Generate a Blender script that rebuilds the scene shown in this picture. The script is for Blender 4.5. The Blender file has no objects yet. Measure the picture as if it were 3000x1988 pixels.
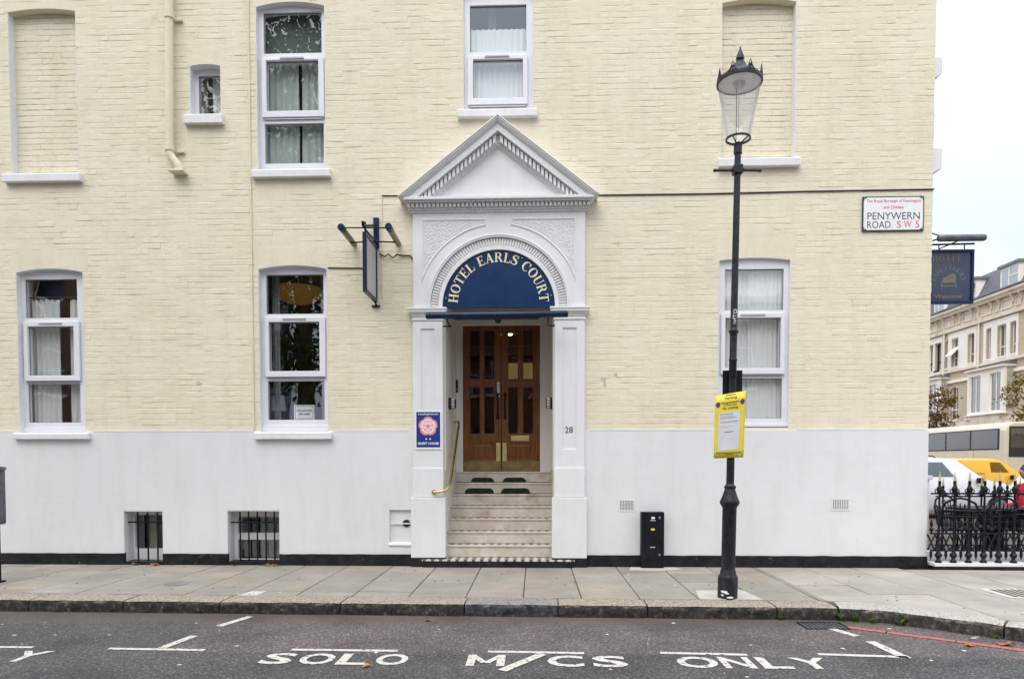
import bpy, bmesh, math, random
from mathutils import Vector, Matrix, noise
random.seed(7)
R = math.radians
scene = bpy.context.scene
col = scene.collection

# ------------------------------------------------------------------ camera
cam_d = bpy.data.cameras.new('camera'); cam = bpy.data.objects.new('camera', cam_d); col.objects.link(cam)
cam.location = (0, -8.9, 1.37)
def cam_rot(yaw, pitch, roll):
    fw = Vector((math.sin(yaw), math.cos(yaw), 0)); rt = Vector((math.cos(yaw), -math.sin(yaw), 0)); up = Vector((0, 0, 1))
    fw, up = fw*math.cos(pitch)+up*math.sin(pitch), up*math.cos(pitch)-fw*math.sin(pitch)
    rt, up = rt*math.cos(roll)+up*math.sin(roll), up*math.cos(roll)-rt*math.sin(roll)
    return Matrix((rt, up, -fw)).transposed().to_euler()
cam.rotation_euler = cam_rot(R(-1.95), R(-1.9), R(-0.05))
cam_d.sensor_width = 36; cam_d.lens = 24.0
cam_d.shift_y = (1417-994)/3000.0
cam_d.clip_start = 0.05; cam_d.clip_end = 2000
scene.camera = cam

# ------------------------------------------------------------------ sky: high overcast
W = bpy.data.worlds.new('World'); scene.world = W; W.use_nodes = True
nt = W.node_tree; nt.nodes.clear()
def N(t, typ, **kw):
    n = t.nodes.new(typ)
    for k, v in kw.items(): setattr(n, k, v)
    return n
def ramp(t, src, pts):
    r = N(t, 'ShaderNodeValToRGB'); e = r.color_ramp.elements
    while len(e) < len(pts): e.new(0.5)
    for i, (p, c) in enumerate(pts):
        e[i].position = p; e[i].color = (c if len(c) == 4 else (*c, 1)) if isinstance(c, (tuple, list)) else (c, c, c, 1)
    t.links.new(src, r.inputs[0]); return r.outputs[0]
SUN_EL, SUN_ROT = R(52), R(200)
sky = N(nt, 'ShaderNodeTexSky', sky_type='NISHITA'); sky.sun_disc = False; sky.sun_elevation = SUN_EL; sky.sun_rotation = SUN_ROT
sky.air_density = 1.0; sky.dust_density = 3.0
sm = N(nt, 'ShaderNodeMixRGB', blend_type='MULTIPLY'); sm.inputs[0].default_value = 1; sm.inputs[2].default_value = (0.10, 0.10, 0.10, 1)
nt.links.new(sky.outputs[0], sm.inputs[1])
tc = N(nt, 'ShaderNodeTexCoord'); sep = N(nt, 'ShaderNodeSeparateXYZ'); nt.links.new(tc.outputs['Generated'], sep.inputs[0])
mx = N(nt, 'ShaderNodeMath', operation='MAXIMUM'); mx.inputs[1].default_value = 0; nt.links.new(sep.outputs[2], mx.inputs[0])
m1 = N(nt, 'ShaderNodeMath', operation='MULTIPLY_ADD'); m1.inputs[1].default_value = 0.66*1.9; m1.inputs[2].default_value = 0.34*1.9+0.12
nt.links.new(mx.outputs[0], m1.inputs[0])
nz = N(nt, 'ShaderNodeTexNoise'); nz.inputs['Scale'].default_value = 2.2; nz.inputs['Detail'].default_value = 5
mp = N(nt, 'ShaderNodeMapping'); mp.inputs['Scale'].default_value = (1, 1, 2.2); nt.links.new(tc.outputs['Generated'], mp.inputs[0]); nt.links.new(mp.outputs[0], nz.inputs[0])
cl = ramp(nt, nz.outputs[0], [(0.40, (0.60, 0.67, 0.78)), (0.57, (1.0, 1.0, 1.02))])
cm = N(nt, 'ShaderNodeMixRGB', blend_type='MULTIPLY'); cm.inputs[0].default_value = 1
nt.links.new(cl, cm.inputs[1]); nt.links.new(m1.outputs[0], cm.inputs[2])
mixs = N(nt, 'ShaderNodeMixRGB'); mixs.inputs[0].default_value = 0.86
nt.links.new(sm.outputs[0], mixs.inputs[1]); nt.links.new(cm.outputs[0], mixs.inputs[2])
bg = N(nt, 'ShaderNodeBackground'); bg.inputs[1].default_value = 1.0
out = N(nt, 'ShaderNodeOutputWorld'); nt.links.new(mixs.outputs[0], bg.inputs[0]); nt.links.new(bg.outputs[0], out.inputs[0])

# ------------------------------------------------------------------ sun (diffuse, behind thin cloud)
sl = bpy.data.lights.new('sun', 'SUN'); sl.energy = 1.0; sl.angle = R(40); sl.color = (1.0, 0.96, 0.9)
so = bpy.data.objects.new('sun', sl); col.objects.link(so)
so.rotation_euler = (R(90)-SUN_EL, 0, R(180)-SUN_ROT)
scene.view_settings.view_transform = 'Standard'; scene.view_settings.look = 'None'
scene.view_settings.exposure = 0.60; scene.view_settings.gamma = 1.0; scene.view_settings.use_curve_mapping = False

# ------------------------------------------------------------------ helpers
OFF = {}
def tag(o, label=None, cat=None, group=None, kind=None):
    for k, v in (('label', label), ('category', cat), ('group', group), ('kind', kind)):
        if v: o[k] = v
    return o
def thing(name, loc, label, cat, group=None):
    o = bpy.data.objects.new(name, None); o.empty_display_size = 0.1; o.location = loc; col.objects.link(o)
    OFF[o] = Vector(loc); return tag(o, label, cat, group)
class MB:
    def __init__(s): s.v = []; s.f = []
    def quad(s, a, b, c, d):
        n = len(s.v); s.v += [a, b, c, d]; s.f.append((n, n+1, n+2, n+3))
    def poly(s, pts):
        n = len(s.v); s.v += list(pts); s.f.append(tuple(range(n, n+len(pts))))
    def box(s, x0, x1, y0, y1, z0, z1):
        if x0 > x1: x0, x1 = x1, x0
        if y0 > y1: y0, y1 = y1, y0
        if z0 > z1: z0, z1 = z1, z0
        n = len(s.v)
        s.v += [(x0,y0,z0),(x1,y0,z0),(x1,y1,z0),(x0,y1,z0),(x0,y0,z1),(x1,y0,z1),(x1,y1,z1),(x0,y1,z1)]
        for f in ((0,3,2,1),(4,5,6,7),(0,1,5,4),(1,2,6,5),(2,3,7,6),(3,0,4,7)): s.f.append(tuple(n+i for i in f))
        return s
    def prism(s, pts, a, b, plane='xz'):
        # polygon pts extruded from a to b along the missing axis
        def P(p, w): return {'xz': (p[0], w, p[1]), 'xy': (p[0], p[1], w), 'yz': (w, p[0], p[1])}[plane]
        n = len(s.v); k = len(pts)
        s.v += [P(p, a) for p in pts]+[P(p, b) for p in pts]
        s.f.append(tuple(range(n, n+k))); s.f.append(tuple(reversed(range(n+k, n+2*k))))
        for i in range(k): j = (i+1) % k; s.f.append((n+i, n+k+i, n+k+j, n+j))
        return s
    def tube(s, path, r, seg=10, caps=True):
        path = [Vector(p) for p in path]; rs = r if isinstance(r, (list, tuple)) else [r]*len(path)
        rings = []; prev = None
        for i, p in enumerate(path):
            d = (path[min(i+1, len(path)-1)]-path[max(i-1, 0)])
            if d.length < 1e-9: d = Vector((0, 0, 1))
            d.normalize()
            if prev is None:
                u = d.cross(Vector((0, 0, 1)))
                if u.length < 1e-3: u = d.cross(Vector((0, 1, 0)))
            else: u = prev-d*prev.dot(d)
            u.normalize(); prev = u; w = d.cross(u)
            n = len(s.v); rings.append(n)
            for k in range(seg):
                a = 2*math.pi*k/seg; s.v.append(tuple(p+(u*math.cos(a)+w*math.sin(a))*rs[i]))
        for a, b in zip(rings, rings[1:]):
            for k in range(seg): s.f.append((a+k, a+(k+1) % seg, b+(k+1) % seg, b+k))
        if caps:
            s.f.append(tuple(rings[0]+k for k in reversed(range(seg)))); s.f.append(tuple(rings[-1]+k for k in range(seg)))
        return s
    def lathe(s, prof, cx, cy, seg=24, caps=True):
        return s.tube([(cx, cy, z) for r, z in prof], [max(r, 1e-4) for r, z in prof], seg, caps) if False else s._lathe(prof, cx, cy, seg)
    def _lathe(s, prof, cx, cy, seg):
        rings = []
        for r, z in prof:
            n = len(s.v); rings.append(n)
            for k in range(seg):
                a = 2*math.pi*k/seg; s.v.append((cx+r*math.cos(a), cy+r*math.sin(a), z))
        for a, b in zip(rings, rings[1:]):
            for k in range(seg): s.f.append((a+k, a+(k+1) % seg, b+(k+1) % seg, b+k))
        s.f.append(tuple(rings[0]+k for k in reversed(range(seg)))); s.f.append(tuple(rings[-1]+k for k in range(seg)))
        return s
    def holes(s, x0, x1, z0, z1, hs, y0, y1):
        # rectangular panel in the XZ plane with rectangular holes, y0 = front
        xs = sorted({x0, x1, *[min(max(h[i], x0), x1) for h in hs for i in (0, 1)]})
        zs = sorted({z0, z1, *[min(max(h[i], z0), z1) for h in hs for i in (2, 3)]})
        def solid(i, j):
            if i < 0 or j < 0 or i >= len(xs)-1 or j >= len(zs)-1: return False
            cx, cz = (xs[i]+xs[i+1])/2, (zs[j]+zs[j+1])/2
            return not any(h[0] < cx < h[1] and h[2] < cz < h[3] for h in hs)
        for i in range(len(xs)-1):
            for j in range(len(zs)-1):
                if not solid(i, j): continue
                a, b, c, d = xs[i], xs[i+1], zs[j], zs[j+1]
                s.quad((a,y0,c),(b,y0,c),(b,y0,d),(a,y0,d)); s.quad((a,y1,d),(b,y1,d),(b,y1,c),(a,y1,c))
                if not solid(i-1, j): s.quad((a,y1,c),(a,y0,c),(a,y0,d),(a,y1,d))
                if not solid(i+1, j): s.quad((b,y0,c),(b,y1,c),(b,y1,d),(b,y0,d))
                if not solid(i, j-1): s.quad((a,y1,c),(b,y1,c),(b,y0,c),(a,y0,c))
                if not solid(i, j+1): s.quad((a,y0,d),(b,y0,d),(b,y1,d),(a,y1,d))
        return s
    def build(s, name, mat, parent=None, bevel=0, smooth=False, seg=2, weld=True):
        off = OFF.get(parent, Vector((0, 0, 0)))
        me = bpy.data.meshes.new(name)
        me.from_pydata([(v[0]-off.x, v[1]-off.y, v[2]-off.z) for v in s.v], [], s.f)
        if weld or bevel:
            bm = bmesh.new(); bm.from_mesh(me); bmesh.ops.remove_doubles(bm, verts=bm.verts, dist=1e-5)
            bmesh.ops.recalc_face_normals(bm, faces=bm.faces); bm.to_mesh(me); bm.free()
        me.materials.append(mat)
        if smooth:
            for p in me.polygons: p.use_smooth = True
            me.set_sharp_from_angle(angle=R(40))
        o = bpy.data.objects.new(name, me); col.objects.link(o); o.parent = parent; OFF[o] = off.copy()
        if bevel:
            m = o.modifiers.new('bevel', 'BEVEL'); m.width = bevel; m.segments = seg; m.limit_method = 'ANGLE'; m.angle_limit = R(35)
        return o
def copy_tree(o, parent=None):
    c = o.copy(); col.objects.link(c); c.parent = parent; OFF[c] = OFF[o].copy()
    for ch in [x for x in bpy.data.objects if x.parent == o]: copy_tree(ch, c)
    return c
def text_verts(t, bold=0.0, spacing=1.0, res=3):
    cu = bpy.data.curves.new('glyphs', 'FONT'); cu.body = t; cu.size = 1; cu.resolution_u = res; cu.offset = bold; cu.space_character = spacing
    ob = bpy.data.objects.new('glyphs', cu); col.objects.link(ob)
    dg = bpy.context.evaluated_depsgraph_get(); me = bpy.data.meshes.new_from_object(ob.evaluated_get(dg))
    v = [(p.co.x, p.co.y) for p in me.vertices]; f = [tuple(p.vertices) for p in me.polygons]
    bpy.data.objects.remove(ob); bpy.data.curves.remove(cu); bpy.data.meshes.remove(me)
    x0 = min(a for a, b in v); x1 = max(a for a, b in v); y0 = min(b for a, b in v); y1 = max(b for a, b in v)
    return [((a-x0)/(x1-x0), (b-y0)/(y1-y0)) for a, b in v], f
def text_wall(t, x0, x1, z0, z1, y, name, mat, parent, bold=0.0, spacing=1.0, skew=0.0):
    v, f = text_verts(t, bold, spacing); m = MB()
    m.v = [(x0+a*(x1-x0), y, z0+b*(z1-z0)+skew*a) for a, b in v]; m.f = f
    return m.build(name, mat, parent, weld=False)
def text_ground(t, x0, x1, y0, y1, z, name, mat, parent, bold=0.0):
    v, f = text_verts(t, bold); m = MB()
    m.v = [(x0+a*(x1-x0), y0+b*(y1-y0), z) for a, b in v]; m.f = f
    return m.build(name, mat, parent, weld=False)

# ------------------------------------------------------------------ materials
def mat(name, c, rough=0.6, metal=0.0, c2=None, vs=3.0, vlo=0.4, vhi=0.6, bump=0.0, bs=40.0, bd=0.02, det=6, c3=None, s3=20, lo3=0.6, hi3=0.7,
        rnd=0.0, spec=0.5, emit=0.0, coat=0.0, obj=False, stretch=None, streak=0.0, sc=2.0):
    m = bpy.data.materials.new(name); m.use_nodes = True; t = m.node_tree; t.nodes.clear()
    b = N(t, 'ShaderNodeBsdfPrincipled'); o = N(t, 'ShaderNodeOutputMaterial'); t.links.new(b.outputs[0], o.inputs[0])
    b.inputs['Roughness'].default_value = rough; b.inputs['Metallic'].default_value = metal
    b.inputs['Specular IOR Level'].default_value = spec; b.inputs['Coat Weight'].default_value = coat
    b.inputs['Base Color'].default_value = (*c, 1)
    if obj: pos = N(t, 'ShaderNodeTexCoord').outputs['Object']
    else: pos = N(t, 'ShaderNodeNewGeometry').outputs['Position']
    if stretch:
        mp = N(t, 'ShaderNodeMapping'); mp.inputs['Scale'].default_value = stretch; t.links.new(pos, mp.inputs[0]); pos = mp.outputs[0]
    cur = None
    if c2:
        n = N(t, 'ShaderNodeTexNoise'); n.inputs['Scale'].default_value = vs; n.inputs['Detail'].default_value = det; n.inputs['Roughness'].default_value = 0.62
        t.links.new(pos, n.inputs[0]); cur = ramp(t, n.outputs[0], [(vlo, c), (vhi, c2)])
    if c3:
        n = N(t, 'ShaderNodeTexNoise'); n.inputs['Scale'].default_value = s3; n.inputs['Detail'].default_value = 3
        t.links.new(pos, n.inputs[0]); k = ramp(t, n.outputs[0], [(lo3, 0.0), (hi3, 1.0)])
        x = N(t, 'ShaderNodeMixRGB'); t.links.new(k, x.inputs[0]); x.inputs[2].default_value = (*c3, 1)
        if cur: t.links.new(cur, x.inputs[1])
        else: x.inputs[1].default_value = (*c, 1)
        cur = x.outputs[0]
    if streak:                                   # rain streaks, old drips and grime patches
        mp2 = N(t, 'ShaderNodeMapping'); mp2.inputs['Scale'].default_value = (1, 1, 0.16); t.links.new(N(t, 'ShaderNodeNewGeometry').outputs['Position'], mp2.inputs[0])
        n = N(t, 'ShaderNodeTexNoise'); n.inputs['Scale'].default_value = sc*3; n.inputs['Detail'].default_value = 6; n.inputs['Roughness'].default_value = 0.7; t.links.new(mp2.outputs[0], n.inputs[0])
        k1 = ramp(t, n.outputs[0], [(0.48, (1, 1, 1)), (0.72, (1-streak, 1-streak*1.08, 1-streak*1.25))])
        n2 = N(t, 'ShaderNodeTexNoise'); n2.inputs['Scale'].default_value = sc*.7; n2.inputs['Detail'].default_value = 9; n2.inputs['Roughness'].default_value = 0.72; t.links.new(N(t, 'ShaderNodeNewGeometry').outputs['Position'], n2.inputs[0])
        k2 = ramp(t, n2.outputs[0], [(0.46, (1, 1, 1)), (0.70, (1-streak*.8, 1-streak*.85, 1-streak))])
        for kk in (k1, k2):
            x = N(t, 'ShaderNodeMixRGB', blend_type='MULTIPLY'); x.inputs[0].default_value = 1
            if cur: t.links.new(cur, x.inputs[1])
            else: x.inputs[1].default_value = (*c, 1)
            t.links.new(kk, x.inputs[2]); cur = x.outputs[0]
    if rnd:
        oi = N(t, 'ShaderNodeObjectInfo'); mr = N(t, 'ShaderNodeMapRange'); mr.inputs[3].default_value = 1-rnd; mr.inputs[4].default_value = 1+rnd
        t.links.new(oi.outputs['Random'], mr.inputs[0]); x = N(t, 'ShaderNodeMixRGB', blend_type='MULTIPLY'); x.inputs[0].default_value = 1
        if cur: t.links.new(cur, x.inputs[1])
        else: x.inputs[1].default_value = (*c, 1)
        t.links.new(mr.outputs[0], x.inputs[2]); cur = x.outputs[0]
    if cur: t.links.new(cur, b.inputs['Base Color'])
    if bump:
        n = N(t, 'ShaderNodeTexNoise'); n.inputs['Scale'].default_value = bs; n.inputs['Detail'].default_value = 4
        t.links.new(pos, n.inputs[0]); bp = N(t, 'ShaderNodeBump'); bp.inputs['Strength'].default_value = bump; bp.inputs['Distance'].default_value = bd
        t.links.new(n.outputs[0], bp.inputs['Height']); t.links.new(bp.outputs[0], b.inputs['Normal'])
    if emit:
        b.inputs['Emission Color'].default_value = (*c, 1); b.inputs['Emission Strength'].default_value = emit
    return m
M = {}
M['cream'] = mat('cream_masonry_paint', (0.735, 0.68, 0.525), 0.75, c2=(0.76, 0.708, 0.555), vs=0.9, vlo=0.3, vhi=0.7, bump=0.22, bs=38, bd=0.012, c3=(0.70, 0.64, 0.485), s3=6, lo3=0.6, hi3=0.8, spec=0.3, streak=0.075)
M['cream_smooth'] = mat('cream_smooth_paint', (0.735, 0.68, 0.525), 0.7, c2=(0.75, 0.698, 0.54), vs=2, bump=0.2, bs=18, bd=0.012, spec=0.3, streak=0.09)
M['render'] = mat('white_render_paint', (0.70, 0.703, 0.712), 0.6, c2=(0.735, 0.738, 0.747), vs=0.8, vlo=0.3, vhi=0.7, bump=0.22, bs=9, bd=0.014, spec=0.3, streak=0.06, sc=1.6)
M['stucco'] = mat('white_stucco_paint', (0.72, 0.723, 0.73), 0.55, c2=(0.75, 0.753, 0.76), vs=2, bump=0.14, bs=22, bd=0.008, spec=0.35, streak=0.05, sc=4)
M['sillpaint'] = mat('white_sill_paint', (0.74, 0.742, 0.755), 0.5, c2=(0.77, 0.772, 0.785), vs=6, bump=0.12, bs=25, bd=0.006, spec=0.4, streak=0.07, sc=5)
M['upvc'] = mat('white_plastic_frame', (0.74, 0.745, 0.78), 0.35, c2=(0.71, 0.715, 0.75), vs=4, spec=0.5)
M['seal'] = mat('grey_seal_and_shade', (0.16, 0.16, 0.17), 0.6)
M['ventgrey'] = mat('grey_vent_plastic', (0.45, 0.44, 0.45), 0.5)
M['black'] = mat('black_gloss_paint', (0.010, 0.011, 0.014), 0.45, c2=(0.022, 0.022, 0.024), vs=8, bump=0.3, bs=30, bd=0.005, c3=(0.07, 0.065, 0.06), s3=14, lo3=0.66, hi3=0.74, spec=0.2)
M['iron'] = mat('black_iron_paint', (0.006, 0.007, 0.010), 0.38, c2=(0.014, 0.015, 0.02), vs=9, bump=0.12, bs=60, bd=0.003, spec=0.2)
M['lamp_iron'] = mat('lamp_column_paint', (0.008, 0.009, 0.013), 0.38, c2=(0.022, 0.023, 0.03), vs=18, bump=0.35, bs=70, bd=0.006, spec=0.3)
M['navy'] = mat('navy_sign_paint', (0.003, 0.024, 0.085), 0.3, c2=(0.004, 0.032, 0.105), vs=3, c3=(0.35, 0.4, 0.45), s3=34, lo3=0.78, hi3=0.81, spec=0.22)
M['navy_dark'] = mat('navy_metal_paint', (0.004, 0.016, 0.05), 0.3, c2=(0.008, 0.024, 0.065), vs=12, spec=0.3)
M['gold'] = mat('cream_gilt_letter', (0.80, 0.72, 0.52), 0.45, c2=(0.72, 0.62, 0.42), vs=30)
M['brass'] = mat('worn_brass', (0.62, 0.49, 0.20), 0.28, metal=1.0, c2=(0.5, 0.38, 0.15), vs=9)
M['brass_pale'] = mat('polished_brass', (0.78, 0.66, 0.33), 0.3, metal=0.85, c2=(0.7, 0.58, 0.27), vs=9)
M['brass_dull'] = mat('dull_brass', (0.20, 0.14, 0.06), 0.45, metal=0.6, c2=(0.27, 0.2, 0.08), vs=7)
M['wood'] = mat('varnished_hardwood', (0.125, 0.045, 0.012), 0.32, c2=(0.21, 0.082, 0.02), vs=5, stretch=(9, 9, 0.7), bump=0.05, bs=30, bd=0.002, coat=0.15, spec=0.35)
M['marble'] = mat('worn_marble_step', (0.50, 0.45, 0.375), 0.45, c2=(0.62, 0.575, 0.50), vs=3.5, c3=(0.40, 0.30, 0.19), s3=5, lo3=0.54, hi3=0.74, bump=0.05, bs=30, bd=0.004)
M['porch'] = mat('porch_wall_paint', (0.72, 0.69, 0.65), 0.5, c2=(0.75, 0.72, 0.68), vs=2)
M['ceiling'] = mat('porch_ceiling_dim_tan', (0.42, 0.34, 0.22), 0.6, c2=(0.47, 0.38, 0.26), vs=3)  # tan base colour carries the dim, warm light of the porch
M['room'] = mat('room_wall_paint', (0.42, 0.39, 0.33), 0.8, c2=(0.38, 0.35, 0.30), vs=1.5)
M['carpet'] = mat('room_floor', (0.12, 0.09, 0.07), 0.9, c2=(0.15, 0.11, 0.08), vs=8)
M['amber'] = mat('amber_lamp_shade', (0.62, 0.30, 0.06), 0.6, emit=0.07)
M['downlight'] = mat('lit_downlight', (1.0, 0.82, 0.5), 0.5, emit=9.0)
M['lobby'] = mat('glowing_lobby_wall', (0.72, 0.52, 0.2), 0.6, c2=(0.66, 0.46, 0.17), vs=2, emit=0.16)  # lit lobby look put into the yellow wall as emission
M['dkglass'] = mat('dark_pavement_glass', (0.008, 0.016, 0.015), 0.15, c2=(0.02, 0.03, 0.028), vs=20)
M['road_white'] = None
M['pure_white'] = mat('white_enamel', (0.80, 0.81, 0.82), 0.3, c2=(0.76, 0.77, 0.78), vs=9)
M['enamel_black'] = mat('sign_black', (0.03, 0.032, 0.035), 0.4)
M['enamel_red'] = mat('sign_red', (0.62, 0.05, 0.08), 0.4)
M['royal'] = mat('royal_blue_print', (0.012, 0.028, 0.22), 0.35)
M['rose'] = mat('rose_pink_print', (0.75, 0.22, 0.28), 0.4)
M['rose_pale'] = mat('rose_pale_print', (0.83, 0.66, 0.64), 0.4)
M['yellow'] = mat('yellow_sign_plastic', (0.80, 0.66, 0.06), 0.45, c2=(0.76, 0.61, 0.05), vs=8)
M['purple'] = mat('purple_roundel', (0.12, 0.03, 0.22), 0.45)
M['paper'] = mat('white_notice_paper', (0.66, 0.67, 0.72), 0.6, c2=(0.60, 0.61, 0.66), vs=12)
M['ink'] = mat('faded_ink', (0.16, 0.17, 0.24), 0.6)
M['inkdark'] = mat('black_ink', (0.02, 0.02, 0.02), 0.5)
M['cabinet'] = mat('black_cabinet_paint', (0.007, 0.008, 0.012), 0.4, c2=(0.013, 0.014, 0.018), vs=7, spec=0.2)
M['meter'] = mat('grey_machine_metal', (0.10, 0.10, 0.115), 0.4, c2=(0.15, 0.15, 0.165), vs=10, metal=0.3)
M['pipe'] = M['cream_smooth']
M['cable'] = mat('dark_cable', (0.04, 0.03, 0.025), 0.6)
M['tan'] = mat('tan_lamp_reflector', (0.27, 0.20, 0.10), 0.4, c2=(0.2, 0.15, 0.08), vs=12)
M['steel'] = mat('steel', (0.45, 0.45, 0.46), 0.35, metal=0.9)
M['frost'] = mat('frosted_lamp_glass', (0.5, 0.5, 0.5), 0.3)
M['lampwhite'] = mat('white_reflector', (0.7, 0.68, 0.7), 0.4)

def glass(name, tint=(0.975, 0.985, 0.98), base=0.06, k=1.5, rough=0.0):
    m = bpy.data.materials.new(name); m.use_nodes = True; t = m.node_tree; t.nodes.clear()
    o = N(t, 'ShaderNodeOutputMaterial'); tr = N(t, 'ShaderNodeBsdfTransparent'); tr.inputs[0].default_value = (*tint, 1)
    g = N(t, 'ShaderNodeBsdfGlossy'); g.inputs['Roughness'].default_value = rough; g.inputs[0].default_value = (0.95, 0.97, 1, 1)
    fr = N(t, 'ShaderNodeFresnel'); fr.inputs[0].default_value = 1.5
    ma = N(t, 'ShaderNodeMath', operation='MULTIPLY_ADD'); ma.inputs[1].default_value = k; ma.inputs[2].default_value = base; ma.use_clamp = True
    t.links.new(fr.outputs[0], ma.inputs[0])
    # slight waviness of the panes
    no = N(t, 'ShaderNodeTexNoise'); no.inputs['Scale'].default_value = 1.6; ge = N(t, 'ShaderNodeNewGeometry'); t.links.new(ge.outputs['Position'], no.inputs[0])
    bp = N(t, 'ShaderNodeBump'); bp.inputs['Strength'].default_value = 0.05; bp.inputs['Distance'].default_value = 0.05; t.links.new(no.outputs[0], bp.inputs['Height']); t.links.new(bp.outputs[0], g.inputs['Normal'])
    bf = N(t, 'ShaderNodeMath', operation='SUBTRACT'); bf.inputs[0].default_value = 1.0; t.links.new(ge.outputs['Backfacing'], bf.inputs[1]); fm = N(t, 'ShaderNodeMath', operation='MULTIPLY'); t.links.new(ma.outputs[0], fm.inputs[0]); t.links.new(bf.outputs[0], fm.inputs[1])
    mi = N(t, 'ShaderNodeMixShader'); t.links.new(fm.outputs[0], mi.inputs[0]); t.links.new(tr.outputs[0], mi.inputs[1]); t.links.new(g.outputs[0], mi.inputs[2]); t.links.new(mi.outputs[0], o.inputs[0])
    return m
M['glass'] = glass('window_glass', base=0.09, k=1.7)
M['doorglass'] = glass('door_glass', tint=(0.80, 0.78, 0.75), base=0.01, k=1.0)
M['lampglass'] = glass('lantern_glass', tint=(0.95, 0.95, 0.96), base=0.04, k=1.8)
t = M['lampglass'].node_tree; o_ = [n for n in t.nodes if n.type == 'OUTPUT_MATERIAL'][0]; src = o_.inputs[0].links[0].from_socket; df = N(t, 'ShaderNodeBsdfTranslucent'); df.inputs[0].default_value = (0.9, 0.88, 0.9, 1); dd = N(t, 'ShaderNodeBsdfDiffuse'); dd.inputs[0].default_value = (0.9, 0.88, 0.9, 1)
ad = N(t, 'ShaderNodeMixShader'); t.links.new(df.outputs[0], ad.inputs[1]); t.links.new(dd.outputs[0], ad.inputs[2]); m2 = N(t, 'ShaderNodeMixShader'); m2.inputs[0].default_value = 0.21; t.links.new(src, m2.inputs[1]); t.links.new(ad.outputs[0], m2.inputs[2]); t.links.new(m2.outputs[0], o_.inputs[0])
M['farglass'] = glass('terrace_glass', tint=(0.78, 0.8, 0.82), base=0.2, k=1.6)
M['carglass'] = glass('vehicle_glass', tint=(0.45, 0.5, 0.52), base=0.12, k=1.6)
def cloth(name, c, tr=0.45):
    m = bpy.data.materials.new(name); m.use_nodes = True; t = m.node_tree; t.nodes.clear()
    o = N(t, 'ShaderNodeOutputMaterial'); d = N(t, 'ShaderNodeBsdfDiffuse'); d.inputs[0].default_value = (*c, 1)
    l = N(t, 'ShaderNodeBsdfTranslucent'); l.inputs[0].default_value = (*c, 1); x = N(t, 'ShaderNodeMixShader'); x.inputs[0].default_value = tr
    t.links.new(d.outputs[0], x.inputs[1]); t.links.new(l.outputs[0], x.inputs[2]); t.links.new(x.outputs[0], o.inputs[0]); return m
M['curtain'] = cloth('white_curtain', (0.86, 0.87, 0.85), 0.2); M['net'] = cloth('net_curtain', (0.92, 0.94, 0.94), 0.15); M['curtain_grey'] = cloth('grey_curtain', (0.45, 0.50, 0.47), 0.2); M['curtain_green'] = cloth('grey_green_curtain', (0.62, 0.68, 0.64), 0.2)

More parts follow.
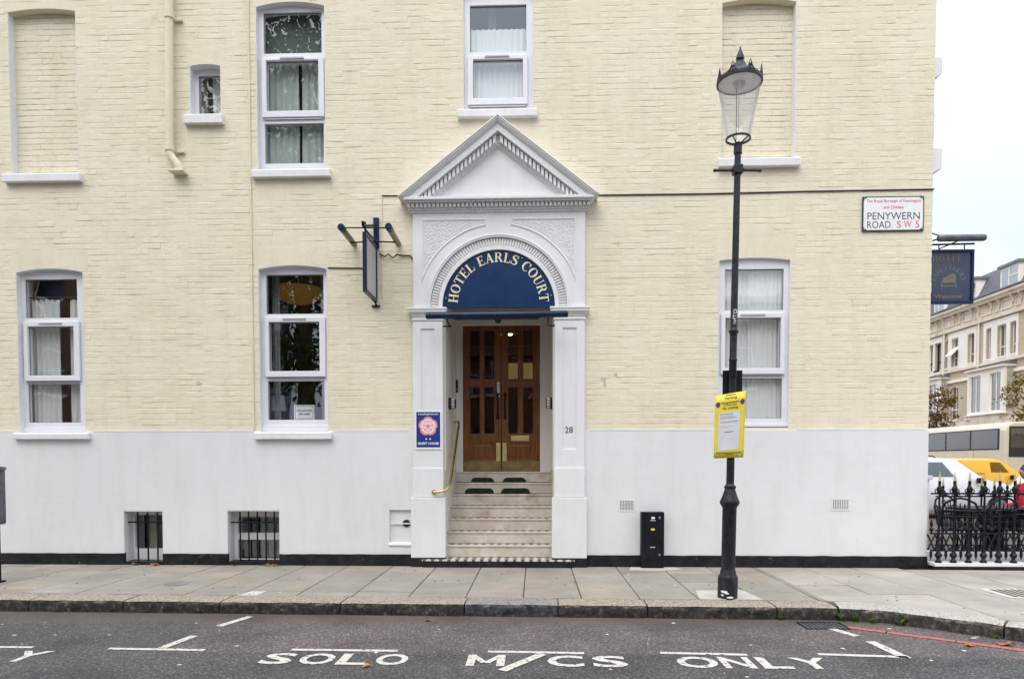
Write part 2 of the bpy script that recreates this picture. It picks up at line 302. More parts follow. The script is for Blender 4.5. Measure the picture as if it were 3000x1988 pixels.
# asphalt, kerb, slabs
def asphalt():
    m = bpy.data.materials.new('asphalt'); m.use_nodes = True; t = m.node_tree; b = t.nodes['Principled BSDF']
    p = N(t, 'ShaderNodeNewGeometry').outputs['Position']
    n1 = N(t, 'ShaderNodeTexVoronoi'); n1.inputs['Scale'].default_value = 95; t.links.new(p, n1.inputs[0])
    hs = N(t, 'ShaderNodeSeparateColor'); t.links.new(n1.outputs['Color'], hs.inputs[0])
    c1 = ramp(t, hs.outputs[0], [(0.0, (0.040, 0.040, 0.042)), (0.55, (0.066, 0.064, 0.065)), (0.88, (0.100, 0.096, 0.094)), (1.0, (0.20, 0.19, 0.182))])
    n2 = N(t, 'ShaderNodeTexNoise'); n2.inputs['Scale'].default_value = 0.9; n2.inputs['Detail'].default_value = 5; t.links.new(p, n2.inputs[0])
    sx = N(t, 'ShaderNodeSeparateXYZ'); t.links.new(p, sx.inputs[0])
    # the parking bay strip near the kerb is an older, reddish, coarser surfacing
    edge = N(t, 'ShaderNodeMath', operation='MULTIPLY_ADD'); edge.inputs[1].default_value = 0.10; t.links.new(n2.outputs[0], edge.inputs[0]); t.links.new(sx.outputs[1], edge.inputs[2])
    e2 = N(t, 'ShaderNodeMapRange'); e2.inputs[1].default_value = -3.66; e2.inputs[2].default_value = -3.57; t.links.new(edge.outputs[0], e2.inputs[0])
    ex = N(t, 'ShaderNodeMapRange'); ex.inputs[1].default_value = -3.05; ex.inputs[2].default_value = -2.85; t.links.new(sx.outputs[0], ex.inputs[0])
    ee = N(t, 'ShaderNodeMath', operation='MULTIPLY'); t.links.new(e2.outputs[0], ee.inputs[0]); t.links.new(ex.outputs[0], ee.inputs[1])
    old = N(t, 'ShaderNodeMixRGB', blend_type='MULTIPLY'); old.inputs[2].default_value = (1.55, 1.38, 1.32, 1); t.links.new(ee.outputs[0], old.inputs[0]); t.links.new(c1, old.inputs[1])
    # gutter silt
    g = N(t, 'ShaderNodeMapRange'); g.inputs[1].default_value = -2.78; g.inputs[2].default_value = -2.5; t.links.new(edge.outputs[0], g.inputs[0])
    gm = N(t, 'ShaderNodeMath', operation='MULTIPLY'); gm.inputs[1].default_value = 0.75; t.links.new(g.outputs[0], gm.inputs[0])
    x = N(t, 'ShaderNodeMixRGB'); x.inputs[2].default_value = (0.095, 0.077, 0.06, 1); t.links.new(gm.outputs[0], x.inputs[0]); t.links.new(old.outputs[0], x.inputs[1])
    n3 = N(t, 'ShaderNodeTexNoise'); n3.inputs['Scale'].default_value = 1.7; n3.inputs['Detail'].default_value = 6; t.links.new(p, n3.inputs[0])
    pat = ramp(t, n3.outputs[0], [(0.33, 0.74), (0.5, 1.0), (0.67, 1.16)])
    y = N(t, 'ShaderNodeMixRGB', blend_type='MULTIPLY'); y.inputs[0].default_value = 1; t.links.new(x.outputs[0], y.inputs[1]); t.links.new(pat, y.inputs[2])
    t.links.new(y.outputs[0], b.inputs['Base Color']); b.inputs['Roughness'].default_value = 0.75; b.inputs['Specular IOR Level'].default_value = 0.35
    bp = N(t, 'ShaderNodeBump'); bp.inputs['Strength'].default_value = 0.5; bp.inputs['Distance'].default_value = 0.006; t.links.new(n1.outputs['Distance'], bp.inputs['Height']); t.links.new(bp.outputs[0], b.inputs['Normal'])
    return m
M['asphalt'] = asphalt()
def road_paint(name, c, wear_lo=0.60, wear_hi=0.68):
    m = bpy.data.materials.new(name); m.use_nodes = True; t = m.node_tree; b = t.nodes['Principled BSDF']
    p = N(t, 'ShaderNodeNewGeometry').outputs['Position']; n = N(t, 'ShaderNodeTexNoise'); n.inputs['Scale'].default_value = 26; n.inputs['Detail'].default_value = 5; t.links.new(p, n.inputs[0])
    k = ramp(t, n.outputs[0], [(wear_lo, 0.0), (wear_hi, 1.0)])
    n2 = N(t, 'ShaderNodeTexNoise'); n2.inputs['Scale'].default_value = 120; t.links.new(p, n2.inputs[0])
    d = ramp(t, n2.outputs[0], [(0.3, tuple(v*0.82 for v in c)), (0.7, c)])
    x = N(t, 'ShaderNodeMixRGB'); t.links.new(k, x.inputs[0]); t.links.new(d, x.inputs[1]); x.inputs[2].default_value = (0.10, 0.095, 0.09, 1)
    t.links.new(x.outputs[0], b.inputs['Base Color']); b.inputs['Roughness'].default_value = 0.7
    bp = N(t, 'ShaderNodeBump'); bp.inputs['Strength'].default_value = 0.3; bp.inputs['Distance'].default_value = 0.004; t.links.new(n2.outputs[0], bp.inputs['Height']); t.links.new(bp.outputs[0], b.inputs['Normal'])
    return m
M['road_white'] = road_paint('white_road_paint', (0.62, 0.595, 0.55), 0.56, 0.66); M['road_red'] = road_paint('red_road_paint', (0.52, 0.12, 0.12), 0.52, 0.66)
def slabmat(name, a, b_, seed):
    m = bpy.data.materials.new(name); m.use_nodes = True; t = m.node_tree; b = t.nodes['Principled BSDF']
    p = N(t, 'ShaderNodeNewGeometry').outputs['Position']; oi = N(t, 'ShaderNodeObjectInfo')
    ad = N(t, 'ShaderNodeVectorMath', operation='ADD'); t.links.new(p, ad.inputs[0])
    sc = N(t, 'ShaderNodeMath', operation='MULTIPLY'); sc.inputs[1].default_value = 37; t.links.new(oi.outputs['Random'], sc.inputs[0]); t.links.new(sc.outputs[0], ad.inputs[1])
    n = N(t, 'ShaderNodeTexNoise'); n.inputs['Scale'].default_value = 2.0; n.inputs['Detail'].default_value = 7; n.inputs['Roughness'].default_value = 0.6; t.links.new(ad.outputs[0], n.inputs[0])
    c = ramp(t, n.outputs[0], [(0.38, a), (0.62, b_)])
    mr = N(t, 'ShaderNodeMapRange'); mr.inputs[3].default_value = 0.92; mr.inputs[4].default_value = 1.07; t.links.new(oi.outputs['Random'], mr.inputs[0])
    y = N(t, 'ShaderNodeMixRGB', blend_type='MULTIPLY'); y.inputs[0].default_value = 1; t.links.new(c, y.inputs[1]); t.links.new(mr.outputs[0], y.inputs[2])
    n2 = N(t, 'ShaderNodeTexNoise'); n2.inputs['Scale'].default_value = 60; n2.inputs['Detail'].default_value = 4; t.links.new(p, n2.inputs[0])
    s = ramp(t, n2.outputs[0], [(0.3, 0.88), (0.7, 1.08)]); z = N(t, 'ShaderNodeMixRGB', blend_type='MULTIPLY'); z.inputs[0].default_value = 1; t.links.new(y.outputs[0], z.inputs[1]); t.links.new(s, z.inputs[2])
    # wet-weather stains, spills and trodden gum
    n3 = N(t, 'ShaderNodeTexNoise'); n3.inputs['Scale'].default_value = 1.1; n3.inputs['Detail'].default_value = 8; n3.inputs['Roughness'].default_value = 0.7; t.links.new(p, n3.inputs[0])
    st = ramp(t, n3.outputs[0], [(0.40, 1.0), (0.66, 0.74)]); q = N(t, 'ShaderNodeMixRGB', blend_type='MULTIPLY'); q.inputs[0].default_value = 1; t.links.new(z.outputs[0], q.inputs[1]); t.links.new(st, q.inputs[2])
    t.links.new(q.outputs[0], b.inputs['Base Color']); b.inputs['Roughness'].default_value = 0.62; b.inputs['Specular IOR Level'].default_value = 0.4
    bp = N(t, 'ShaderNodeBump'); bp.inputs['Strength'].default_value = 0.25; bp.inputs['Distance'].default_value = 0.004; t.links.new(n2.outputs[0], bp.inputs['Height']); t.links.new(bp.outputs[0], b.inputs['Normal'])
    return m
M['slab_tan'] = slabmat('sandstone_slab_tan', (0.32, 0.285, 0.235), (0.37, 0.325, 0.265), 1)
M['slab_grey'] = slabmat('sandstone_slab_grey', (0.31, 0.29, 0.255), (0.355, 0.33, 0.285), 2)
M['slab_mix'] = slabmat('sandstone_slab_mixed', (0.305, 0.285, 0.25), (0.355, 0.31, 0.25), 3)
M['slab_pale'] = slabmat('concrete_slab_pale', (0.385, 0.35, 0.31), (0.43, 0.395, 0.355), 4)
M['slab_dark'] = slabmat('worn_iron_cover', (0.19, 0.18, 0.165), (0.25, 0.235, 0.21), 5)
M['joint'] = mat('joint_mortar', (0.07, 0.06, 0.048), 0.9, c2=(0.12, 0.10, 0.075), vs=8)
M['cement'] = mat('pale_cement_patch', (0.46, 0.44, 0.40), 0.8, c2=(0.53, 0.51, 0.47), vs=5, bump=0.2, bs=60, bd=0.004)
def kerbmat(name, top, top2, f1, f2):
    m = bpy.data.materials.new(name); m.use_nodes = True; t = m.node_tree; b = t.nodes['Principled BSDF']
    g = N(t, 'ShaderNodeNewGeometry'); p = g.outputs['Position']
    v = N(t, 'ShaderNodeTexVoronoi'); v.inputs['Scale'].default_value = 85; t.links.new(p, v.inputs[0]); hs = N(t, 'ShaderNodeSeparateColor'); t.links.new(v.outputs['Color'], hs.inputs[0])
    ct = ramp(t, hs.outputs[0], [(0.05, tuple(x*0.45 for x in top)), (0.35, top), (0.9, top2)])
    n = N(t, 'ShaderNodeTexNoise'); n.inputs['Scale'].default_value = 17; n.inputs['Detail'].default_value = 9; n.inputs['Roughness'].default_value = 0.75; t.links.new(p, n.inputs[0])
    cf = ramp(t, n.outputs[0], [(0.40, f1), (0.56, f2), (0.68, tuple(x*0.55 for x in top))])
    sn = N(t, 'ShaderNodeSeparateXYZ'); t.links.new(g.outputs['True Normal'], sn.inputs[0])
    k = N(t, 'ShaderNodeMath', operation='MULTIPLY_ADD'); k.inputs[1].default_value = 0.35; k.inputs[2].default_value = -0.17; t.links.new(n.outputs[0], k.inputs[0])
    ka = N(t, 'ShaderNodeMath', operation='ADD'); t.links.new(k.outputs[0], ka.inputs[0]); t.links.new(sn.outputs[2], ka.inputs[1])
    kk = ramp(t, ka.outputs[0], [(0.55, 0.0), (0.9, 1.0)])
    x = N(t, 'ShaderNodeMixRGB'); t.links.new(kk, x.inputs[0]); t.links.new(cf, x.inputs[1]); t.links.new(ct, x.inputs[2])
    t.links.new(x.outputs[0], b.inputs['Base Color']); b.inputs['Roughness'].default_value = 0.8
    bp = N(t, 'ShaderNodeBump'); bp.inputs['Strength'].default_value = 0.8; bp.inputs['Distance'].default_value = 0.02; t.links.new(n.outputs[0], bp.inputs['Height']); t.links.new(bp.outputs[0], b.inputs['Normal'])
    return m
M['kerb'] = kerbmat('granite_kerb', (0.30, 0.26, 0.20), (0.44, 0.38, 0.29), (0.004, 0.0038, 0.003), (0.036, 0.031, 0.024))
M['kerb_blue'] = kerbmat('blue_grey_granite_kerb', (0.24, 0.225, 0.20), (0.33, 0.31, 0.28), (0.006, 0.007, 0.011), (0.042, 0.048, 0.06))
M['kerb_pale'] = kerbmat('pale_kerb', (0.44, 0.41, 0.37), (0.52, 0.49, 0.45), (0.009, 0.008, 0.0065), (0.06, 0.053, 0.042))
# ================================================================== ROAD
ROADZ = -0.12
rd = MB(); rd.quad((-250, -250, ROADZ), (250, -250, ROADZ), (250, 250, ROADZ), (-250, 250, ROADZ))
road = rd.build('road', M['asphalt']); tag(road, kind='structure', label='dark speckled asphalt road with white bay markings')
def pline(x0, y0, x1, y1, w, z=ROADZ+0.004, m='road_white', name='painted_line'):
    d = Vector((x1-x0, y1-y0)); d.normalize(); n = Vector((-d.y, d.x))*w/2
    k = max(2, int((Vector((x1-x0, y1-y0)).length)/0.05)); b = MB(); L = []; Rr = []
    for i in range(k+1):
        t = i/k; x, y = x0+(x1-x0)*t, y0+(y1-y0)*t; j1 = 1+0.10*noise.noise((x*9, y*9, 1)); j2 = 1+0.10*noise.noise((x*9, y*9, 7))
        L.append((x+n.x*j1, y+n.y*j1, z)); Rr.append((x-n.x*j2, y-n.y*j2, z))
    for i in range(k): b.quad(Rr[i], Rr[i+1], L[i+1], L[i])
    return b.build(name, M[m], road)
for a in ((-6.2, -3.58, -4.03, -3.60, 0.05), (-3.40, -3.615, -2.61, -3.635, 0.055), (-1.93, -3.60, -1.08, -3.61, 0.055), (-0.37, -3.605, 0.38, -3.63, 0.055), (0.97, -3.60, 1.63, -3.635, 0.055),
          (2.18, -3.60, 2.83, -3.66, 0.055), (-2.985, -3.585, -2.915, -3.20, 0.075), (-2.865, -2.86, -2.735, -2.47, 0.075), (2.805, -3.69, 2.765, -3.21, 0.085), (2.625, -2.77, 2.735, -3.04, 0.075)): pline(*a)
for a in ((2.80, -2.72, 3.06, -2.90), (3.05, -2.895, 3.48, -3.185), (3.475, -3.18, 3.86, -3.46), (3.855, -3.455, 4.7, -4.15), (4.695, -4.145, 6.2, -5.4)): pline(*a, 0.075, m='road_red')
Y0, Y1 = -3.985, -3.70
for ch, x0, x1 in (('S', -2.06, -1.82), ('O', -1.775, -1.51), ('L', -1.475, -1.255), ('O', -1.195, -0.955), ('C', 0.09, 0.36), ('S', 0.425, 0.685),
                   ('O', 1.05, 1.35), ('N', 1.375, 1.605), ('L', 1.655, 1.87), ('Y', 1.905, 2.175), ('Y', -4.02, -3.77), ('L', -4.30, -4.08), ('N', -4.62, -4.36)):
    text_ground(ch, x0, x1, Y0, Y1, ROADZ+0.004, 'painted_letter', M['road_white'], road, bold=0.026)
mm = MB()
for k, q in enumerate(([(-.51, Y0), (-.448, Y0), (-.448, Y1), (-.51, Y1)], [(-.287, Y0), (-.225, Y0), (-.225, Y1), (-.287, Y1)], [(-.40, Y0+.07), (-.345, Y0+.07), (-.455, Y1), (-.51, Y1)], [(-.39, Y0+.07), (-.335, Y0+.07), (-.225, Y1), (-.28, Y1)])): mm.poly([(x, y, ROADZ+.004+.0004*k) for x, y in q])
mm.build('painted_letter', M['road_white'], road, weld=False)
pline(-0.235, -4.10, 0.055, -3.67, 0.075, z=ROADZ+0.007, name='painted_letter')

# ================================================================== PAVEMENT
def yk(x):                                   # front line of the kerb
    if x <= 2.85: return -2.40-0.017*x
    pts = [(2.85, -2.449), (3.24, -2.56), (3.65, -2.885), (3.92, -3.105), (4.6, -3.70), (6.0, -4.95), (9.0, -7.6)]
    for (a, b), (c, d) in zip(pts, pts[1:]):
        if x <= c: return b+(d-b)*(x-a)/(c-a)
    return pts[-1][1]
KX = [-9.6+0.2*i for i in range(93)]
pv = MB()
front = [(x, yk(x)+0.15) for x in KX if x <= 7.6]
pv.prism([(-9.6, 9.0)]+front+[(7.6, 9.0)], -0.30, -0.012, 'xy')
pave = pv.build('pavement', M['joint']); tag(pave, kind='structure', label='stone paved footway in front of the hotel')
def clip(poly, p, n):                        # keep the side where (q-p).n >= 0
    o = []
    for i, a in enumerate(poly):
        b = poly[(i+1) % len(poly)]; da = (a[0]-p[0])*n[0]+(a[1]-p[1])*n[1]; db = (b[0]-p[0])*n[0]+(b[1]-p[1])*n[1]
        if da >= 0: o.append(a)
        if da*db < 0: t = da/(da-db); o.append((a[0]+(b[0]-a[0])*t, a[1]+(b[1]-a[1])*t))
    return o
cols = [-0.12+0.5835*k for k in range(-16, 6)]; cols = [c for c in cols if c < 2.85]+[2.85+0.598*k for k in range(0, 10)]
random.seed(21)
def slab(x0, x1, y0, y1, m, g=0.006):
    f = lambda x: yk(x)+0.318+g
    if f(x0) < y0 and f(x1) < y0: p = [(x0+g, y0+g), (x1-g, y0+g), (x1-g, y1-g), (x0+g, y1-g)]
    else:
        n = 10; lo = [(x0+g+(x1-x0-2*g)*i/n, 0) for i in range(n+1)]; lo = [(x, max(y0+g, f(x))) for x, _ in lo]; lo = [q for q in lo if q[1] < y1-g-.004]
        if len(lo) < 2: return
        p = lo+[(lo[-1][0], y1-g), (lo[0][0], y1-g)]
    dz = random.uniform(-0.0025, 0.0015); tx, ty = random.uniform(-.0022, .0022), random.uniform(-.0022, .0022)
    b = MB(); n = len(p); cx, cy = sum(q[0] for q in p)/n, sum(q[1] for q in p)/n
    def z(q): return dz+tx*(q[0]-cx)+ty*(q[1]-cy)
    def ins(q, s): return (q[0]+(cx-q[0])*s, q[1]+(cy-q[1])*s)
    b.v = [(q[0], q[1], -0.05) for q in p]+[(q[0], q[1], z(q)-0.003) for q in p]+[(*ins(q, .016), z(q)) for q in p]
    b.f = [tuple(2*n+i for i in range(n))]+[(i, (i+1) % n, n+(i+1) % n, n+i) for i in range(n)]+[(n+i, n+(i+1) % n, 2*n+(i+1) % n, 2*n+i) for i in range(n)]
    b.build('paving_slab', M[m], pave)
for i, (a, b) in enumerate(zip(cols, cols[1:])):
    y = 0.02 if b < 5.1 else -0.18
    if 5.1 < b: y = -0.16
    rows = [random.choice((0.28, 0.42, 0.55, 0.66))]
    while y > yk(a)-0.1 and y > -6:
        h = rows[-1]; m = ('slab_pale' if a > 2.8 else random.choice(('slab_tan', 'slab_grey', 'slab_grey', 'slab_mix')))
        slab(a, b, y-h, y, m); y -= h; rows.append(random.choice((0.60, 0.66, 0.75)) if a < 2.8 else 0.62)
# kerb stones
kerb = bpy.data.objects.new('kerb', None); col.objects.link(kerb); OFF[kerb] = Vector((0, 0, 0)); tag(kerb, kind='structure', label='worn granite kerb along the road edge')
def kerb_stone(x0, x1, m, seed, w=0.315, g=0.006):
    nx = max(6, int((x1-x0)/0.045)); b = MB(); prof = [(0.0, -0.30), (0.0, -0.10), (0.002, -0.06), (0.006, -0.03), (0.020, -0.008), (0.05, 0.0), (0.16, 0.0), (w-g, 0.0), (w-g, -0.30)]
    rows = []
    for i in range(nx+1):
        x = x0+g+(x1-x0-2*g)*i/nx; yy = yk(x); sl = (yk(x+.01)-yk(x-.01))/.02; ln = math.hypot(1, sl); nxv, nyv = -sl/ln, 1/ln
        r = []
        endr = 0.010*max(0, 1-min(i, nx-i)/1.5)
        for d, z in prof:
            k = noise.noise((x*5+seed*9, d*16, z*16))*0.010+noise.noise((x*16+seed*9, d*30, z*30))*0.006
            if z <= -0.3: k = 0
            dd = d+(k if d < 0.06 else 0)+(endr if d < 0.06 else 0); zz = z+(k*0.35 if z > -0.05 else 0)-(endr*0.6 if z > -0.05 else 0)
            r.append((x+nxv*dd, yy+nyv*dd, zz))
        rows.append(r)
    for r in rows: b.v += r
    P = len(prof)
    for i in range(nx):
        for j in range(P-1): b.f.append((i*P+j, (i+1)*P+j, (i+1)*P+j+1, i*P+j+1))
    b.f.append(tuple(range(P))); b.f.append(tuple(reversed(range(nx*P, nx*P+P))))
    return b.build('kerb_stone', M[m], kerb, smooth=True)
kj = [-8.9, -7.4, -6.5, -5.05, -4.08, -3.1, -1.90, -0.685, 0.22, 1.07, 2.28, 2.845]
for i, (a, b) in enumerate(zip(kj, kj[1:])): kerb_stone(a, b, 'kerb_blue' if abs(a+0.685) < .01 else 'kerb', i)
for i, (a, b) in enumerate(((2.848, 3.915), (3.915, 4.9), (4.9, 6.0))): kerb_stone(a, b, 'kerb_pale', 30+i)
# cement patch round the lamp column and repair patches, metal covers
def flat(name, pts, z, m, parent, h=0.003):
    return MB().prism(pts, z-h, z, 'xy').build(name, M[m], parent)
flat('cement_patch', [(1.63, -2.105), (1.70, -1.64), (2.20, -1.62), (2.25, -2.11)], 0.0045, 'cement', pave, 0.02)
flat('cement_patch', [(1.18, -0.30), (1.24, -0.06), (1.80, -0.05), (1.86, -0.22), (1.55, -0.34)], 0.0045, 'cement', pave, 0.02)
flat('white_patch', [(-3.05, -2.045), (-2.995, -1.83), (-2.84, -1.82), (-2.845, -2.04)], 0.0045, 'road_white', pave, 0.02)
cv = MB(); cv.lathe([(0.13, -0.01), (0.13, 0.004), (0.115, 0.006), (0.0, 0.006)], -4.02, -1.42, 28); cv.build('access_cover', M['slab_dark'], pave, smooth=True)
hx = MB().box(4.75, 5.55, -1.95, -1.45, -0.02, 0.0035); hx.build('cover_frame', M['cement'], pave)
hx = MB(); [hx.box(4.83+0.07*i, 4.87+0.07*i, -1.90, -1.50, 0.0, 0.0065) for i in range(10)]; hx.build('access_cover', M['joint'], pave)

# ================================================================== HOTEL
hotel = thing('hotel_building', (0, 0, 0), 'cream painted brick hotel with white base and pedimented doorway', 'building')
OPEN = dict(
    W1=(-6.905, -5.993, 5.14, 7.235, 7.275), W2=(-4.494, -4.083, 5.858, 6.505, 6.53), W3=(-3.616, -2.712, 5.153, 7.235, 7.295), W4=(-0.924, -0.023, 5.872, 7.34, 7.38),
    W5=(2.354, 3.285, 5.195, 7.14, 7.19), W6=(-6.876, -5.967, 1.75, 3.875, 3.925), W7=(-3.625, -2.715, 1.757, 3.885, 3.935), W8=(2.346, 3.254, 1.80, 3.935, 3.968))
BASE = dict(B1=(-5.480, -4.943, 0.035, 0.718), B2=(-4.080, -3.373, 0.040, 0.725))
REC = (-1.196, 0.243, -1.0, 3.56)
LX, RX, TZ, WZ = -9.6, 5.010, 8.4, 1.775
rects = [(o[0], o[1], o[2], o[4]) for o in OPEN.values()]+[BASE['B1'], BASE['B2'], REC]
solid = [r for k, r in zip(OPEN, rects) if k in ('W1', 'W5')]
holesw = [r for r in rects if r not in solid]
MB().holes(LX, RX-0.012, -1.0, TZ, rects, 0.025, 0.112).build('wall_core', M['room'], hotel)
MB().holes(LX, RX-0.012, -1.0, TZ, holesw, 0.118, 0.30).build('wall_core', M['room'], hotel)
# mortar sheet with uneven, partly filled joints
def sheet(x0, x1, z0, z1, hs, y, name, m, parent, step=0.034, amp=0.0034, seed=0):
    xs = {x0, x1}; zs = {z0, z1}
    for h in hs:
        for k in (0, 1):
            if x0 < h[k] < x1: xs.add(h[k])
        for k in (2, 3):
            if z0 < h[k] < z1: zs.add(h[k])
    def fill(s):
        s = sorted(s); o = []
        for a, b in zip(s, s[1:]):
            n = max(1, int((b-a)/step)); o += [a+(b-a)*i/n for i in range(n)]
        return o+[s[-1]]
    xs, zs = fill(xs), fill(zs); b = MB(); idx = {}
    def vid(i, j):
        if (i, j) not in idx:
            x, z = xs[i], zs[j]; idx[i, j] = len(b.v)
            k = noise.noise((x*2.3, seed, z*6))*0.9+noise.noise((x*11, seed, z*17))*0.6
            b.v.append((x, y-amp*max(-1.2, min(1.1, k*1.5)), z))
        return idx[i, j]
    for i in range(len(xs)-1):
        for j in range(len(zs)-1):
            cx, cz = (xs[i]+xs[i+1])/2, (zs[j]+zs[j+1])/2
            if any(h[0] < cx < h[1] and h[2] < cz < h[3] for h in hs): continue
            b.f.append((vid(i, j), vid(i+1, j), vid(i+1, j+1), vid(i, j+1)))
    return b.build(name, m, parent, smooth=True, weld=False)
port = (-1.60, 0.66, 0.0, 4.62)
wall = sheet(LX, RX, WZ-0.03, TZ, rects+[REC], 0.0017, 'brick_wall', M['cream'], hotel)
def arc(x0, x1, zs, za, n=14):
    c = (x0+x1)/2; hw = (x1-x0)/2; r = (hw*hw+(za-zs)**2)/(2*(za-zs)); zc = za-r
    return [(x0+(x1-x0)*i/n, zc+math.sqrt(max(0, r*r-(x0+(x1-x0)*i/n-c)**2))) for i in range(n+1)]
LINT = {'W1': (0.03, 0.09), 'W2': (0.02, 0.10), 'W3': (0.04, 0.12), 'W4': (0.04, 0.12), 'W5': (0.03, 0.1), 'W6': (0.06, 0.235), 'W7': (0.05, 0.235), 'W8': (0.06, 0.225)}
excl = list(rects[:8])+[port]
for k, (x0, x1, zs_, sp, ap) in OPEN.items():
    e, u = LINT[k]; excl.append((x0-e, x1+e, sp, ap+u))
    MB().prism([(x0-e, sp-0.002)]+arc(x0, x1, sp, ap)+[(x1+e, sp-0.002), (x1+e, ap+u), (x0-e, ap+u)], 0.0005, 0.11, 'xz').build('lintel', M['cream_smooth'], hotel, bevel=0.003)
# bricks ----------------------------------------------------------------
CH = 0.0745; random.seed(5)
def rows(xa, xb, za, zb, ex):
    o = []; i = 0; z = za
    while z < zb-0.02:
        z1 = min(z+CH-0.0065, zb); x = xa-(0 if i % 2 else 0.165)-random.uniform(0, 0.02); k = 0
        while x < xb:
            w = (0.218 if k % 2 == 0 else 0.104)*random.uniform(0.95, 1.05); segs = [(max(x, xa), min(x+w, xb))]
            for h in ex:
                if h[2] < z1-0.004 and h[3] > z+0.004:
                    ns = []
                    for a, b in segs:
                        if b <= h[0] or a >= h[1]: ns.append((a, b))
                        else:
                            if a < h[0]: ns.append((a, h[0]))
                            if b > h[1]: ns.append((h[1], b))
                    segs = ns
            o += [(a, b, z, z1) for a, b in segs if b-a > 0.022]
            x += w+random.uniform(0.0003, 0.002); k += 1
        z += CH; i += 1
    return o
def brick_geo(b, x0, x1, z0, z1, y):
    j = lambda s: random.uniform(-s, s)
    d = random.gauss(0.0, 0.0009); tx, tz = j(0.0008), j(0.0010); c = 0.009; n = len(b.v)
    zj0, zj1, zs = j(0.0022), j(0.0022), j(0.0028)
    R0 = [(x0+j(.001), z0+zj0-zs), (x1+j(.001), z0+zj0+zs), (x1+j(.001), z1+zj1+zs), (x0+j(.001), z1+zj1-zs)]
    cx, cz = (x0+x1)/2, (z0+z1)/2
    def ins(p): return (p[0]+(c*.35 if p[0] < cx else -c*.35), p[1]+(c*.8 if p[1] < cz else -c*.8))
    b.v += [(p[0], y+0.014, p[1]) for p in R0]+[(p[0], y+0.0015, p[1]) for p in R0]
    for p in R0:
        q = ins(p); b.v.append((q[0], y+d+(tx if p[0] < cx else -tx)+(tz if p[1] < cz else -tz), q[1]))
    for k in range(4):
        l = (k+1) % 4; b.f += [(n+k, n+l, n+4+l, n+4+k), (n+4+k, n+4+l, n+8+l, n+8+k)]
    b.f.append((n+8, n+9, n+10, n+11))
allb = [(a, b, c, d, 0.0) for a, b, c, d in rows(LX, RX, WZ+0.004, TZ, excl)]
allb = [(a, (b+random.uniform(-.006, .005) if b > RX-.002 else b), c, d, e) for a, b, c, d, e in allb]
allb.sort(key=lambda q: ((q[0]+q[1])/2)**2*1.0+8.9**2+((q[2]+q[3])/2-1.37)**2)
for q in allb[:290]:
    b = MB(); brick_geo(b, q[0], q[1], q[2], q[3], 0.0); b.build('brick', M['cream'], wall, weld=False)
rest = MB()
for q in allb[290:]: brick_geo(rest, q[0], q[1], q[2], q[3], 0.0)
br = rest.build('brickwork', M['cream'], wall, weld=False); tag(br, kind='stuff')
for k in ('W1', 'W5'):                       # the two blind windows: recessed brickwork
    x0, x1, z0, sp, ap = OPEN[k]
    nw = sheet(x0, x1, z0, ap, [], 0.117, 'blind_window', M['cream'], hotel, seed=3)
    b = MB()
    for q in rows(x0+.002, x1-.002, z0+.002, ap, []): brick_geo(b, *q, 0.112)
    tag(b.build('brickwork', M['cream'], nw, weld=False), kind='stuff')
    rv = MB().box(x0, x0+.006, -0.002, 0.116, z0, sp); rv.box(x1-.006, x1, -0.002, 0.116, z0, sp); rv.build('reveal', M['sillpaint'], nw, bevel=0.002)
def sill(x0, x1, z0, z1, parent, y=-0.075, back=0.10):
    b = MB(); n = 10; pr = [(y, z0), (y-.002, z1-.012), (y+.012, z1), (back, z1+.012), (back, z0)]
    rws = []
    for i in range(n+1):
        x = x0+(x1-x0)*i/n; k = noise.noise((x*4, z0, 2))*0.004; rws.append([(x, p[0]+(k if p[0] < 0 else 0), p[1]+(k if p[1] == z0 else 0)) for p in pr])
    for r in rws: b.v += r
    for i in range(n):
        for j in range(5): b.f.append((i*5+j, (i+1)*5+j, (i+1)*5+(j+1) % 5, i*5+(j+1) % 5))
    b.f += [tuple(range(5)), tuple(reversed(range(n*5, n*5+5)))]
    return b.build('sill', M['sillpaint'], parent, bevel=0.006)
for o in [x for x in bpy.data.objects if x.name.startswith('blind_window')]: pass
sill(-6.972, -5.938, 5.03, 5.135, [x for x in bpy.data.objects if x.name == 'blind_window'][0])
sill(2.312, 3.338, 5.085, 5.19, [x for x in bpy.data.objects if x.name == 'blind_window.001'][0])
